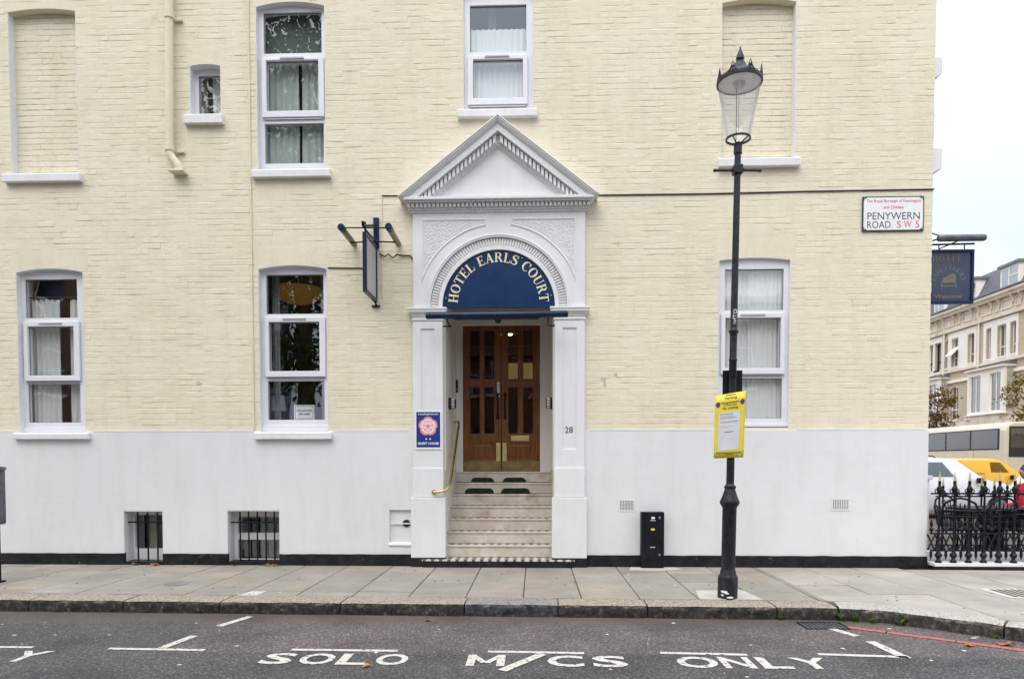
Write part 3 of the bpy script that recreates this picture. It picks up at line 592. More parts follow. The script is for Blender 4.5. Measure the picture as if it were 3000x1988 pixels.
# windows ---------------------------------------------------------------
def window(key, panes, sash, sl, yf, vent=True, sub=None):
    x0, x1, z0, sp, ap = OPEN[key]
    fr = MB().holes(x0+.004, x1-.004, z0+.002, ap+.03, [p for p in panes]+([sash[1]] if sash else []), yf, yf+.07).build('window', M['upvc'], hotel, bevel=0.004)
    ar = arc(x0, x1, sp, ap); lo = [(x, z-.006) for x, z in reversed(ar)]
    rv = MB().prism(ar+lo, -0.001, 0.30, 'xz'); rv.box(x0, x0+.006, -0.002, 0.30, z0, sp-.002); rv.box(x1-.006, x1, -0.002, 0.30, z0, sp-.002); rv.build('reveal', M['sillpaint'], fr)
    for p in list(panes)+([sash[1]] if sash else []):
        ys = yf+.032 if p in panes else yf+.012
        MB().box(p[0]-.004, p[1]+.004, ys, ys+.005, p[2]-.004, p[3]+.004).build('pane', M['glass'], fr)
        MB().holes(p[0]-.001, p[1]+.001, p[2]-.001, p[3]+.001, [(p[0]+.005, p[1]-.005, p[2]+.005, p[3]-.009)], ys-.010, ys-.002).build('gasket_and_shade', M['seal'], fr)  # rubber seal, wider at the top to draw the frame's dark shade line
    if sash:
        s = sash[0]; MB().holes(s[0], s[1], s[2], s[3], [sash[1]], yf-.035, yf-.002).build('sash', M['upvc'], fr, bevel=0.007)
        if vent:
            c = (s[0]+s[1])/2; zt = (s[3]+sash[1][3])/2+.006; MB().box(c-.16, c+.15, yf-.048, yf-.034, zt-.010, zt+.012).build('trickle_vent', M['ventgrey'], fr, bevel=0.003)
        st = MB().box(s[0]+.03, s[1]-.03, yf-.02, yf-.003, s[2]-.022, s[2]-.006); st.build('window_stay', M['steel'], fr)
    if sub: MB().box(x0+.006, x1-.006, yf-.03, yf-.001, z0+.01, sub).build('sub_sill', M['upvc'], fr, bevel=0.004)
    if sl: sill(*sl, fr)
    return fr
window('W3', [(-3.546, -2.783, 6.688, 7.21), (-3.546, -2.765, 5.274, 5.787)], ((-3.567, -2.746, 5.855, 6.617), (-3.507, -2.820, 5.936, 6.580)), (-3.668, -2.640, 5.04, 5.14), 0.085)
window('W4', [(-0.841, -0.116, 6.628, 7.217)], ((-0.871, -0.098, 5.947, 6.572), (-0.798, -0.160, 6.031, 6.519)), (-0.993, 0.025, 5.757, 5.856), 0.05)
window('W6', [(-6.823, -6.111, 3.289, 3.802), (-6.816, -6.095, 1.894, 2.412)], ((-6.834, -6.072, 2.449, 3.239), (-6.779, -6.150, 2.520, 3.171)), (-6.92, -5.895, 1.668, 1.75), 0.085, sub=1.83)
window('W7', [(-3.554, -2.790, 3.316, 3.832), (-3.549, -2.790, 1.921, 2.438)], ((-3.570, -2.762, 2.487, 3.272), (-3.514, -2.841, 2.562, 3.205)), (-3.682, -2.655, 1.662, 1.756), 0.085, sub=1.85)
window('W8', [(2.438, 3.185, 3.307, 3.830), (2.430, 3.180, 1.918, 2.437)], ((2.388, 3.200, 2.486, 3.266), (2.442, 3.146, 2.563, 3.205)), None, 0.05, sub=1.85)
window('W2', [(-4.437, -4.120, 5.93, 6.444)], None, (-4.55, -4.04, 5.74, 5.858), 0.12)
# white rendered base, with faint lining-out
bs = MB().holes(LX, RX, 0.10, WZ, [(o[0], o[1], o[2], o[4]) for o in (OPEN['W6'], OPEN['W7'], OPEN['W8'])]+[BASE['B1'], BASE['B2'], REC, (-1.912, -1.60, 0.301, 0.733)], -0.014, 0.024).build('rendered_base', M['render'], hotel, bevel=0.005)
random.seed(3)
for z in (1.47, 1.165, 0.865, 0.56):
    x = LX
    while x < RX-0.4:
        L = random.uniform(0.3, 1.3)
        if not (-2.0 < x < 0.7 or -2.0 < x+L < 0.7) and not any(b[0]-.1 < x+L and x < b[1]+.1 and b[2] < z < b[3] for b in BASE.values()) and random.random() < 0.55: MB().box(x, min(x+L, RX-.02), -0.0152, -0.0135, z-.0025, z+.0025).build('scored_line', M['sillpaint'], bs)
        x += L+random.uniform(0.2, 1.5)
ed = MB(); xs = [LX+0.05*i for i in range(int((RX-LX)/0.05))]
for a, b_ in zip(xs, xs[1:]):
    if any(o[0]-.07 < b_ and a < o[1]+.07 for o in (OPEN['W6'], OPEN['W7'], OPEN['W8'])) or -1.63 < b_ and a < 0.68: continue
    k0, k1 = noise.noise((a*3, 0, 0))*.012+noise.noise((a*14, 0, 0))*.006, noise.noise((b_*3, 0, 0))*.012+noise.noise((b_*14, 0, 0))*.006
    ed.prism([(a, WZ-.012), (b_, WZ-.012), (b_, WZ+.006+k1), (a, WZ+.006+k0)], -0.0165, 0.004, 'xz')
tag(ed.build('render_lip', M['render'], hotel), kind='stuff')
# black plinth
pm = MB()
for a, b_ in ((LX, -5.47), (-4.945, -4.07), (-3.375, -1.57), (0.62, RX)):
    n = int((b_-a)/0.06)+1
    for i in range(n):
        p, q = a+(b_-a)*i/n, a+(b_-a)*(i+1)/n; k0, k1 = [noise.noise((t*5, 1, 0))*.008 for t in (p, q)]; y0, y1 = [-0.034+noise.noise((t*3, 5, 0))*.004 for t in (p, q)]
        n0 = len(pm.v); pm.v += [(p, y0, -.03), (q, y1, -.03), (q, y1, .148+k1), (p, y0, .148+k0), (q, .02, .156+k1), (p, .02, .156+k0), (p, .02, -.03), (q, .02, -.03)]
        pm.f += [(n0, n0+1, n0+2, n0+3), (n0+3, n0+2, n0+4, n0+5)]
        if i == 0: pm.f.append((n0, n0+3, n0+5, n0+6))
        if i == n-1: pm.f.append((n0+1, n0+7, n0+4, n0+2))
pm.build('plinth', M['black'], hotel, smooth=True)
# basement windows
for k, gs, bars in (('B1', [(-5.452, -4.952, 0.187, 0.648)], (-5.322, -5.186, -5.054)), ('B2', [(-4.03, -3.385, 0.406, 0.623), (-4.033, -3.385, 0.053, 0.312)], (-3.932, -3.816, -3.70, -3.585, -3.469))):
    x0, x1, z0, z1 = BASE[k]
    fr = MB().holes(x0, x1, z0-.05, z1+.05, gs, 0.20, 0.25).build('basement_window', M['sillpaint'], hotel, bevel=0.003)
    for g in gs: MB().box(g[0]-.004, g[1]+.004, 0.225, 0.230, g[2]-.004, g[3]+.004).build('pane', M['glass'], fr)
    rv = MB().box(x0, x0+.008, -.012, .20, z0, z1); rv.box(x1-.008, x1, -.012, .20, z0, z1); rv.box(x0+.008, x1-.008, -.012, .20, z1-.008, z1); rv.build('reveal', M['render'], fr)
    MB().box(x0+.008, x1-.008, -.02, .20, -.02, z0+.005).build('threshold', M['black'], fr)
    for x in bars:
        b = MB().tube([(x, 0.05, z0+.0), (x, 0.05, z1-.045)], 0.011, 8); b.tube([(x, .05, z1-.045), (x, .05, z1-.002)], [0.013, 0.002], 8); b.build('security_bar', M['iron'], fr, smooth=True)
    MB().box(x0+.03, x1, 0.034, 0.046, 0.553, 0.572).build('cross_bar', M['iron'], fr)
# gas meter recess beside the doorway
gr = MB().box(-1.912, -1.6, 0.022, 0.03, 0.301, 0.733).build('meter_recess', M['render'], hotel)
MB().prism([(-1.695+.05*math.cos(a*math.pi/12), 0.556+.05*math.sin(a*math.pi/12)) for a in range(24)], 0.012, 0.0215, 'xz').build('flue_hole', M['inkdark'], gr)
MB().box(-1.905, -1.62, -.004, .010, 0.548, 0.562).build('strap', M['sillpaint'], gr)
sill(-1.925, -1.60, 0.262, 0.300, gr, y=-0.03, back=0.02)
# corner and side elevation
sd = MB().box(4.80, RX+.004, 0.03, 8.0, WZ, TZ).build('side_wall', M['cream_smooth'], hotel)
MB().box(4.80, RX+.006, 0.03, 8.0, -0.03, WZ-.001).build('side_wall', M['render'], hotel)
for z0, z1, w in ((6.215, 6.478, 0.145), (5.03, 5.345, 0.165)):
    MB().prism([(RX, z0), (RX+.05, z0), (RX+w, z0+.06), (RX+w, z1), (RX, z1)], 0.10, 3.0, 'xz').build('string_course', M['sillpaint'], hotel, bevel=0.006)
MB().box(LX, RX-.02, -.01, 8, TZ-.001, TZ+.15).build('roof_slab', M['room'], hotel)
# rooms behind the glass
it = MB().box(LX, 4.78, 6.0, 6.2, -1, TZ-.01); it.box(LX, 4.78, .301, 6, 4.46, 4.70); it.box(LX, -1.3, .301, 6, 0.98, 1.18); it.box(0.35, 4.78, .301, 6, 0.98, 1.18)
it.box(LX, LX+.2, .301, 6, -1, TZ-.01); it.box(LX, 4.78, .301, 6, -1.1, -1.0)
for x in (-5.3, -1.42, 0.42): it.box(x, x+.1, .301, 5.99, -.99, 4.45); it.box(x+.8, x+.9, .301, 5.99, 4.71, TZ-.02)
it.build('interior_walls', M['room'], hotel)
# ------------------------------------------------------------------ doorway
CX, CZ = -0.472, 3.356
def half_ring(r0, r1, n=40, a0=0.0, a1=math.pi):
    o = [(CX+r1*math.cos(a0+(a1-a0)*i/n), CZ+r1*math.sin(a0+(a1-a0)*i/n)) for i in range(n+1)]
    return o+[(CX+r0*math.cos(a1-(a1-a0)*i/n), CZ+r0*math.sin(a1-(a1-a0)*i/n)) for i in range(n+1)]
blk = MB().prism([(-1.575, 3.346)]+[(CX-.90*math.cos(math.pi*i/40), CZ+.90*math.sin(math.pi*i/40)) for i in range(41)]+[(0.636, 3.346), (0.636, 4.585), (-1.575, 4.585)], -0.062, 0.022, 'xz').build('door_surround', M['stucco'], hotel, bevel=0.004)
ar = MB().prism(half_ring(.880, .922), -0.085, 0.0, 'xz'); ar.prism(half_ring(.900, .912), -0.092, -0.08, 'xz'); ar.prism(half_ring(.725, .778), -0.070, 0.0, 'xz'); ar.prism(half_ring(.7785, .8795), -0.048, 0.0, 'xz')
ar.build('arch_moulding', M['stucco'], hotel, bevel=0.003)
fl = MB()
for i in range(74):
    a = math.pi*(i+.5)/74; u = Vector((math.cos(a), math.sin(a))); w = Vector((-u.y, u.x))*0.0095
    p = [u*.786-w*.8, u*.872-w, u*.872+w, u*.786+w*.8]; fl.prism([(CX+q.x, CZ+q.y) for q in p], -0.066, -0.046, 'xz')
fl.build('arch_fluting', M['stucco'], hotel, bevel=0.003)
for sgn in (-1, 1):
    def spandrel(r, xo, xi, zt, n=16):
        # between the arch of radius r, outer x offset xo, inner offset xi and the top zt
        t0, t1 = math.acos(min(1, xo/r)), math.acos(xi/r)
        p = [(CX+sgn*r*math.cos(t0+(t1-t0)*i/n), CZ+r*math.sin(t0+(t1-t0)*i/n)) for i in range(n+1)]
        p += [(CX+sgn*xi, zt), (CX+sgn*xo, zt)]
        return p if sgn > 0 else p[::-1]
    sp_ = MB(); A = spandrel(1.035, .995, .152, 4.478); B = spandrel(1.068, .962, .185, 4.446); n = len(A); nn = len(sp_.v)
    sp_.v += [(x, -.062, z) for x, z in A]+[(x*.55+u*.45, -.076, z*.55+w*.45) for (x, z), (u, w) in zip(A, B)]+[(x, -.064, z) for x, z in B]
    for i in range(n): j = (i+1) % n; sp_.f += [(i, j, n+j, n+i), (n+i, n+j, 2*n+j, 2*n+i)]
    fr = sp_.build('spandrel_panel', M['stucco'], hotel, smooth=True)
    pits = []; random.seed(31+sgn)
    xa, xb, za, zb = min(p[0] for p in B), max(p[0] for p in B), min(p[1] for p in B), max(p[1] for p in B)
    i = 0
    while xa+.027*i < xb+.03:
        for j in range(int((zb-za)/.027)+2): pits.append((xa+.027*i+random.uniform(-.008, .008), za+.027*j+(.0135 if i % 2 else 0)+random.uniform(-.008, .008), random.uniform(0, math.pi), random.uniform(.75, 1.25)))
        i += 1
    def inside(x, z):
        c = False; n_ = len(B)
        for k in range(n_):
            (x1_, z1_), (x2_, z2_) = B[k], B[k-1]
            if (z1_ > z) != (z2_ > z) and x < (x2_-x1_)*(z-z1_)/(z2_-z1_)+x1_: c = not c
        return c
    cells = {}
    for q_ in pits: cells.setdefault((int(q_[0]/.03), int(q_[1]/.03)), []).append(q_)
    gs_ = .0055; gm = MB(); ids = {}
    def gv(i, j):
        if (i, j) not in ids:
            x, z = xa+i*gs_, za+j*gs_; d = 0
            for a_ in (-1, 0, 1):
                for b_ in (-1, 0, 1):
                    for (px_, pz_, an, s_) in cells.get((int(x/.03)+a_, int(z/.03)+b_), ()):
                        u_ = (x-px_)*math.cos(an)+(z-pz_)*math.sin(an); w_ = -(x-px_)*math.sin(an)+(z-pz_)*math.cos(an); d = max(d, 1-((u_/.0125)**2+(w_/.0075)**2)/s_)
            ids[i, j] = len(gm.v); gm.v.append((x, -.0665+.030*max(0, d)**.5, z))
        return ids[i, j]
    for i in range(int((xb-xa)/gs_)+1):
        for j in range(int((zb-za)/gs_)+1):
            if inside(xa+(i+.5)*gs_, za+(j+.5)*gs_): gm.f.append((gv(i, j), gv(i+1, j), gv(i+1, j+1), gv(i, j+1)))
    gm.build('stippling', M['stucco'], fr, weld=False)
for sgn, xc in ((-1, -1.3905), (1, 0.441)):
    w = 0.1935
    pl = MB().holes(xc-w, xc+w, 1.285, 3.185, [(xc-.091, xc+.091, 1.525, 3.082)], -.062, .02).build('pilaster', M['stucco'], hotel, bevel=0.004)
    MB().box(xc-.095, xc+.095, -.046, .0, 1.52, 3.09).build('panel', M['stucco'], pl)
    pb = MB().holes(xc-.098, xc+.098, 1.517, 3.09, [(xc-.082, xc+.082, 1.534, 3.073)], -.055, -.040); pb.build('panel_bead', M['stucco'], pl, bevel=.003)
    MB().box(xc-w-.004, xc+w+.004, -.072, .02, 0.905, 1.288).build('pedestal', M['stucco'], pl, bevel=0.006)
    MB().box(xc-w-.032, xc+w+.032, -.098, .02, 0.118, 0.902).build('pedestal_base', M['stucco'], pl, bevel=0.007)
    MB().box(xc-w-.034, xc+w+.034, -.101, .02, -.03, 0.117).build('pedestal_foot', M['black'], pl, bevel=0.006)
    cp = MB(); 
    for z0, z1, e in ((3.186, 3.206, .012), (3.206, 3.232, .004), (3.232, 3.25, .014), (3.25, 3.268, .024), (3.268, 3.286, .036), (3.286, 3.318, .050), (3.318, 3.345, .060)): cp.box(xc-w-e, xc+w+e, -.062-e, .02, z0, z1-.0005)
    cp.build('capital', M['stucco'], pl, bevel=0.004)
# cornice with dentils
cn = MB().box(-1.60, 0.66, -.085, .02, 4.555, 4.578); cn.box(-1.625, 0.686, -.105, .02, 4.5785, 4.600); cn.box(-1.625, .686, -.11, .02, 4.6005, 4.655); cn.box(-1.66, .722, -.185, .02, 4.6555, 4.672); cn.box(-1.672, .738, -.215, .02, 4.6725, 4.708)
cn = cn.build('cornice', M['stucco'], hotel, bevel=0.004)
dm = MB().box(-.0165, .0165, -.152, -.108, 4.606, 4.650).build('dentil', M['stucco'], cn, bevel=0.003)
NC = 44
for i in range(NC):
    o = dm if i == 0 else dm.copy()
    if i: col.objects.link(o)
    o.location.x = -1.612+i*(0.672+1.612)/(NC-1)
# pediment
ZA, SL = 5.706, 0.7865
def rake(a, b, s, zb=4.709):
    xo = (ZA-a-zb)/SL; xi = (ZA-b-zb)/SL
    return [(CX+s*xo, zb), (CX, ZA-a), (CX, ZA-b), (CX+s*max(xi, 0), zb)]
tym = MB().prism([(CX-(ZA-.34-4.709)/SL, 4.709), (CX+(ZA-.34-4.709)/SL, 4.709), (CX, ZA-.34)], -.055, .02, 'xz').build('pediment', M['stucco'], hotel)
for s in (-1, 1):
    rk = MB()
    for a, b, y in ((0, .022, -.250), (.022, .045, -.238), (.045, .068, -.222), (.068, .086, -.205), (.0865, .182, -.188), (.1825, .29, -.10), (.2905, .318, -.088), (.3185, .342, -.072)): rk.prism(rake(a, b-.0004, s), y, .02, 'xz')
    rk = rk.build('raking_cornice', M['stucco'], tym, bevel=0.003)
    n = 23
    for i in range(n):
        x = .028+i*(1.165-.028)/(n-1); zt = ZA-.192-SL*x; zb = ZA-.282-SL*x
        if zt-SL*.036 < 4.715: continue
        p = [(CX+s*x, max(zb, 4.712)), (CX+s*(x+.034), max(zb-SL*.034, 4.712)), (CX+s*(x+.034), zt-SL*.034), (CX+s*x, zt)]
        MB().prism(p, -.150, -.099, 'xz').build('dentil', M['stucco'], rk)
# porch recess
X0, X1, YD = REC[0], REC[1], 1.35
pr = MB().box(X0-.10, X0+.004, 0.001, YD+.1, -.05, 3.555); pr.box(X1-.004, X1+.10, 0.001, YD+.1, -.05, 3.555); pr.build('porch_wall', M['porch'], hotel, bevel=0.004)
for sx, x in ((1, X0), (-1, X1)):            # sunk panels on the porch walls
    q = [x, x+sx*.014]; MB().box(min(q), max(q), .10, .20, 1.25, 3.5).build('porch_pilaster', M['porch'], hotel, bevel=.004)
    MB().box(min(q), max(q), 1.10, YD+.04, 1.25, 3.5).build('porch_pilaster', M['porch'], hotel, bevel=.004)
MB().box(X0-.1, X1+.1, 0.0, YD+.1, 3.56, 3.66).build('porch_ceiling', M['ceiling'], hotel)
dfm = MB().holes(X0+.005, X1-.005, 1.195, 3.559, [(-1.082, 0.071, 1.19, 3.390)], YD-.05, YD+.05).build('door_frame', M['porch'], hotel, bevel=0.005)
def leaf(x0, x1, gl, pan, flip):
    d = MB().holes(x0, x1, 1.222, 3.388, [g for g in gl]+[pan], YD-.005, YD+.04).build('door', M['wood'], hotel, bevel=0.004)
    for g in gl:
        MB().box(g[0]-.004, g[1]+.004, YD+.016, YD+.021, g[2]-.004, g[3]+.004).build('pane', M['doorglass'], d)
        MB().holes(g[0]-.001, g[1]+.001, g[2]-.001, g[3]+.001, [(g[0]+.012, g[1]-.012, g[2]+.012, g[3]-.012)], YD-.009, YD+.012).build('glazing_bead', M['wood'], d, bevel=.003)
    MB().box(pan[0]-.002, pan[1]+.002, YD+.008, YD+.03, pan[2]-.002, pan[3]+.002).build('lower_panel', M['wood'], d)
    MB().box(pan[0]+.05, pan[1]-.05, YD-.002, YD+.009, pan[2]+.04, pan[3]-.04).build('raised_field', M['wood'], d, bevel=.006)
    MB().box(x0+.004, x1-.004, YD-.012, YD-.004, 1.224, 1.372).build('kick_plate', M['brass_dull'], d, bevel=.001)
    e = x1 if not flip else x0; s = -1 if not flip else 1
    MB().box(min(e+s*.012, e+s*.075), max(e+s*.012, e+s*.075), YD-.013, YD-.004, 1.374, 1.644).build('push_plate', M['brass_pale'], d, bevel=.001)
    hd = MB().tube([(e+s*.05, YD-.01, 2.02), (e+s*.05, YD-.07, 2.04), (e+s*.05, YD-.075, 2.2), (e+s*.05, YD-.07, 2.36), (e+s*.05, YD-.01, 2.38)], .013, 8); hd.lathe([(0, 0)], 0, 0, 3) if False else None
    hd.box(e+s*.05-.022, e+s*.05+.022, YD-.014, YD-.004, 2.0, 2.07); hd.box(e+s*.05-.022, e+s*.05+.022, YD-.014, YD-.004, 2.33, 2.40); hd.build('pull_handle', M['iron'], d, smooth=True)
    return d
gl = [(-0.986, -0.822), (-0.772, -0.603)]; gr_ = [(-0.414, -0.250), (-0.190, -0.026)]
dl = leaf(-1.079, -0.5105, [(a, b, c, d) for a, b in gl for c, d in ((2.590, 3.330), (1.773, 2.488))], (-0.976, -0.600, 1.389, 1.650), False)
dr = leaf(-0.5035, 0.068, [(a, b, c, d) for a, b in gr_ for c, d in ((2.590, 3.330), (1.773, 2.488))], (-0.410, -0.036, 1.389, 1.650), True)
MB().box(-0.363, -0.092, YD-.016, YD-.004, 1.676, 1.751).build('letter_plate', M['brass_pale'], dr, bevel=.002)
MB().box(-0.572, -0.530, YD-.02, YD-.004, 2.39, 2.555).build('keypad', M['steel'], dl, bevel=.003)
MB().tube([(-0.551, YD-.004, 2.345), (-0.551, YD-.03, 2.345)], .02, 14).build('lock', M['brass_pale'], dl, smooth=True)
# lobby seen through the door panes
lb = MB().box(-1.3, 0.4, 3.6, 3.7, 1.2, 3.45); lb.build('lobby_wall', M['wood'], hotel)
lb = MB().box(-0.56, 0.10, 3.2, 3.3, 2.76, 3.10); lb.build('lobby_wall', M['lobby'], hotel)  # yellow wall panel glowing by itself, in place of room light
MB().box(-1.3, 0.4, YD+.12, 5, 3.45, 3.5).build('lobby_ceiling', M['room'], hotel)
dlg = MB().prism([(-0.42+.04*math.cos(a*math.pi/8), 2.35+.04*math.sin(a*math.pi/8)) for a in range(16)], 3.435, 3.449, 'xy').build('downlight', M['downlight'], hotel)
# marble steps, chequered treads
def checker():
    m = bpy.data.materials.new('chequer_tile'); m.use_nodes = True; t = m.node_tree; b = t.nodes['Principled BSDF']; b.inputs['Roughness'].default_value = .5
    p = N(t, 'ShaderNodeNewGeometry').outputs['Position']; c = N(t, 'ShaderNodeTexChecker'); c.inputs['Scale'].default_value = 13.3
    mp = N(t, 'ShaderNodeMapping'); mp.inputs['Rotation'].default_value = (0, 0, R(45)); mp.inputs['Scale'].default_value = (1, 1, 0.001); t.links.new(p, mp.inputs[0]); t.links.new(mp.outputs[0], c.inputs[0])
    c.inputs[1].default_value = (.62, .58, .51, 1); c.inputs[2].default_value = (.10, .08, .075, 1); t.links.new(c.outputs[0], b.inputs['Base Color']); return m
M['checker'] = checker()
stp = MB().box(-1.464, 0.505, -.135, .06, -.03, 0.079).build('steps', M['black'], hotel, bevel=.006)
MB().box(-1.466, 0.507, -.139, .10, 0.0795, 0.101).build('landing', M['checker'], stp, bevel=.004)
H = (1.218-0.101)/7
for i in range(7):
    y0 = 0.10+0.2*i; z0, z1 = 0.101+H*i, 0.101+H*(i+1)
    st = MB().box(X0+.002, X1-.002, y0, YD+.2 if i == 6 else y0+.26, z0+.001, z1-.006).build('step', M['marble'], stp, bevel=.006)
    MB().box(X0+.003, X1-.003, y0-.012, y0+.03, z1-.026, z1).build('nosing', M['marble'], st, bevel=.008)
    if i < 4: MB().box(X0+.003, X1-.003, y0+.0305, y0+.199, z1-.006, z1-.001).build('tread', M['checker'], st)
    if i in (5, 6):
        for c in ((-.82, -.29) if i == 5 else (-.79, -.31)):
            w = .215 if i == 5 else .175; h = .078 if i == 5 else .07; n = 16
            pts = [(c-w, z0+.002), (c+w, z0+.002)]+[(c+(w-.07)+.07*math.cos(math.pi/2*k/8), z0+h*math.sin(math.pi/2*k/8)) for k in range(1, 9)]+[(c-(w-.07)-.07*math.sin(math.pi/2*k/8), z0+h*math.cos(math.pi/2*k/8)) for k in range(0, 8)]
            MB().prism(pts, y0-.003, y0+.01, 'xz').build('step_light', M['dkglass'], st)
MB().box(X0+.01, X1-.01, YD+.05, 5.9, 1.1, 1.2).build('lobby_floor', M['carpet'], hotel)
# house number
for ch, x0, x1 in (('2', 0.386, 0.430), ('8', 0.437, 0.484)): text_wall(ch, x0, x1, 1.738, 1.815, -.050, 'door_number', M['enamel_black'], hotel)
# conduits and cables fixed to the wall
def wire(pts, r, m, name='cable'): return MB().tube(pts, r, 6).build(name, M[m], hotel, smooth=True)
wire([(-3.703, -.010, 8.3), (-3.703, -.010, 1.79)], .011, 'cream_smooth', 'conduit')
wire([(-1.985, -.008, 4.806), (-1.985, -.008, 3.5)], .008, 'cream_smooth', 'conduit')
wire([(-1.99, -.008, 4.806), (-1.73, -.008, 4.80)], .008, 'cable'); wire([(0.80, -.008, 4.772), (2.2, -.008, 4.770), (3.5, -.008, 4.783), (5.02, -.008, 4.787)], .009, 'cable')
wire([(-2.70, -.008, 3.888), (-2.4, -.008, 3.882), (-2.05, -.008, 3.876)], .008, 'cable')
def scuff(cx, cz, w, h, seed, c='ventgrey'):
    p = [(cx+w*math.cos(a)*(1+.5*noise.noise((a*2, seed, 0))), cz+h*math.sin(a)*(1+.5*noise.noise((a*2, seed, 4)))) for a in [2*math.pi*i/18 for i in range(18)]]
    MB().prism(p, -.0045, -.002, 'xz').build('paint_scuff', M['scuff'], hotel)
M['scuff'] = mat('scraped_paint', (0.46, 0.42, 0.33), 0.8, c2=(0.62, 0.56, 0.42), vs=40)
scuff(0.88, 2.435, .035, .022, 1); scuff(0.90, 2.365, .018, .035, 2); scuff(1.04, 2.49, .022, .02, 3); scuff(-4.44, 2.405, .03, .024, 4); scuff(-4.43, 2.30, .012, .008, 5)
# ================================================================== FITTINGS ON THE FACADE
# --- serif capitals drawn stroke by stroke
def ell(cx, cy, a, b, n=28, t0=0, t1=2*math.pi): return [(cx+a*math.cos(t0+(t1-t0)*i/n), cy+b*math.sin(t0+(t1-t0)*i/n)) for i in range(n+1)]
def ringq(o, i): return [[o[k], o[k+1], i[k+1], i[k]] for k in range(len(o)-1)]
def rect(a, b, c, d): return [(a, c), (b, c), (b, d), (a, d)]
def stem(x, w, o=.075, s=.055, bot=True, top=True):
    r = [rect(x, x+w, 0, 1)]
    if bot: r.append(rect(x-o, x+w+o, 0, s))
    if top: r.append(rect(x-o, x+w+o, 1-s, 1))
    return r
def diag(x0, y0, x1, y1, w): return [(x0-w/2, y0), (x0+w/2, y0), (x1+w/2, y1), (x1-w/2, y1)]
def glyph(c):
    T, t = .19, .075
    if c == 'H': return stem(.08, T)+stem(.62, T)+[rect(.2, .7, .46, .54)], .90
    if c == 'O': return ringq(ell(.45, .5, .45, .52), ell(.45, .5, .245, .455)), .90
    if c == 'T': return stem(.31, T, top=False)+[rect(0, .81, 1-t, 1), [(0, .72), (.035, .72), (.08, .95), (0, .95)], [(.775, .72), (.81, .72), (.81, .95), (.73, .95)]], .81
    if c == 'E': return stem(.08, T)+[rect(.2, .68, 1-t, 1), rect(.2, .52, .47, .54), rect(.2, .70, 0, t), [(.645, .73), (.68, .73), (.68, .96), (.60, .96)], [(.66, .04), (.71, .04), (.73, .28), (.69, .28)], rect(.50, .535, .38, .63)], .74
    if c == 'L': return stem(.08, T)+[rect(.2, .66, 0, t), [(.60, .04), (.66, .04), (.69, .32), (.65, .32)]], .70
    if c == 'A': return [diag(.15, 0, .43, 1, .08), diag(.72, 0, .43, 1, .20), rect(.25, .62, .30, .37), rect(.02, .29, 0, .055), rect(.56, .90, 0, .055)], .90
    if c == 'R': return stem(.08, T)+ringq(ell(.42, .74, .29, .26, 14, -math.pi/2, math.pi/2), ell(.42, .74, .10, .19, 14, -math.pi/2, math.pi/2))+[rect(.2, .43, .94, 1), rect(.2, .43, .48, .55), diag(.75, 0, .48, .50, .20), rect(.62, .90, 0, .055)], .88
    if c == 'U': return [rect(.08, .27, .33, 1), rect(.0, .35, .945, 1), rect(.66, .735, .33, 1), rect(.58, .82, .945, 1)]+ringq(ell(.4075, .34, .3275, .36, 16, math.pi, 2*math.pi), ell(.465, .34, .195, .285, 16, math.pi, 2*math.pi)), .82
    if c == 'C': return ringq(ell(.46, .5, .45, .52, 26, R(42), R(318)), ell(.50, .5, .28, .455, 26, R(48), R(312)))+[[(.70, .66), (.80, .66), (.82, 1.0), (.76, 1.0)]], .84
    if c == 'S':
        ctl = [(.62, .74), (.56, .90), (.40, .97), (.22, .93), (.12, .78), (.18, .63), (.36, .53), (.52, .43), (.60, .28), (.53, .10), (.34, .03), (.14, .10), (.07, .28)]
        ws = [.05, .07, .08, .12, .17, .19, .20, .20, .19, .13, .08, .07, .05]; pts = []
        for i in range(len(ctl)-1):
            for k in range(4):
                u = k/4; p0, p1, p2, p3 = ctl[max(i-1, 0)], ctl[i], ctl[i+1], ctl[min(i+2, len(ctl)-1)]
                f = lambda a, b, c_, d: .5*((2*b)+(-a+c_)*u+(2*a-5*b+4*c_-d)*u*u+(-a+3*b-3*c_+d)*u**3)
                pts.append((f(p0[0], p1[0], p2[0], p3[0]), f(p0[1], p1[1], p2[1], p3[1]), ws[i]+(ws[i+1]-ws[i])*u))
        pts.append((*ctl[-1], ws[-1])); L = []; Q = []
        for i, (x, y, w) in enumerate(pts):
            a, b = pts[max(i-1, 0)], pts[min(i+1, len(pts)-1)]; d = Vector((b[0]-a[0], b[1]-a[1])); d.normalize(); n = Vector((-d.y, d.x))*w/2; L.append((x+n.x, y+n.y)); Q.append((x-n.x, y-n.y))
        return ringq(L, Q)+[[(.59, .70), (.66, .70), (.66, 1.0), (.62, 1.0)], [(.03, 0), (.07, 0), (.10, .32), (.03, .32)]], .70
def letter_obj(c, size, cx, cz, ang, y, m, parent, name='letter', depth=.006):
    polys, w = glyph(c); b = MB(); ca, sa = math.cos(ang), math.sin(ang)
    for k, p in enumerate(polys):
        q = [((u-w/2)*size, (v-.5)*size) for u, v in p]
        ar = sum(q[i][0]*q[(i+1) % len(q)][1]-q[(i+1) % len(q)][0]*q[i][1] for i in range(len(q)))
        if abs(ar) < 1e-10: continue
        if ar < 0: q = q[::-1]
        b.prism([(cx+ca*u-sa*v, cz+sa*u+ca*v) for u, v in q], y-depth-(k % 7)*.00012, y+.001, 'xz')
    return b.build(name, m, parent, weld=False)
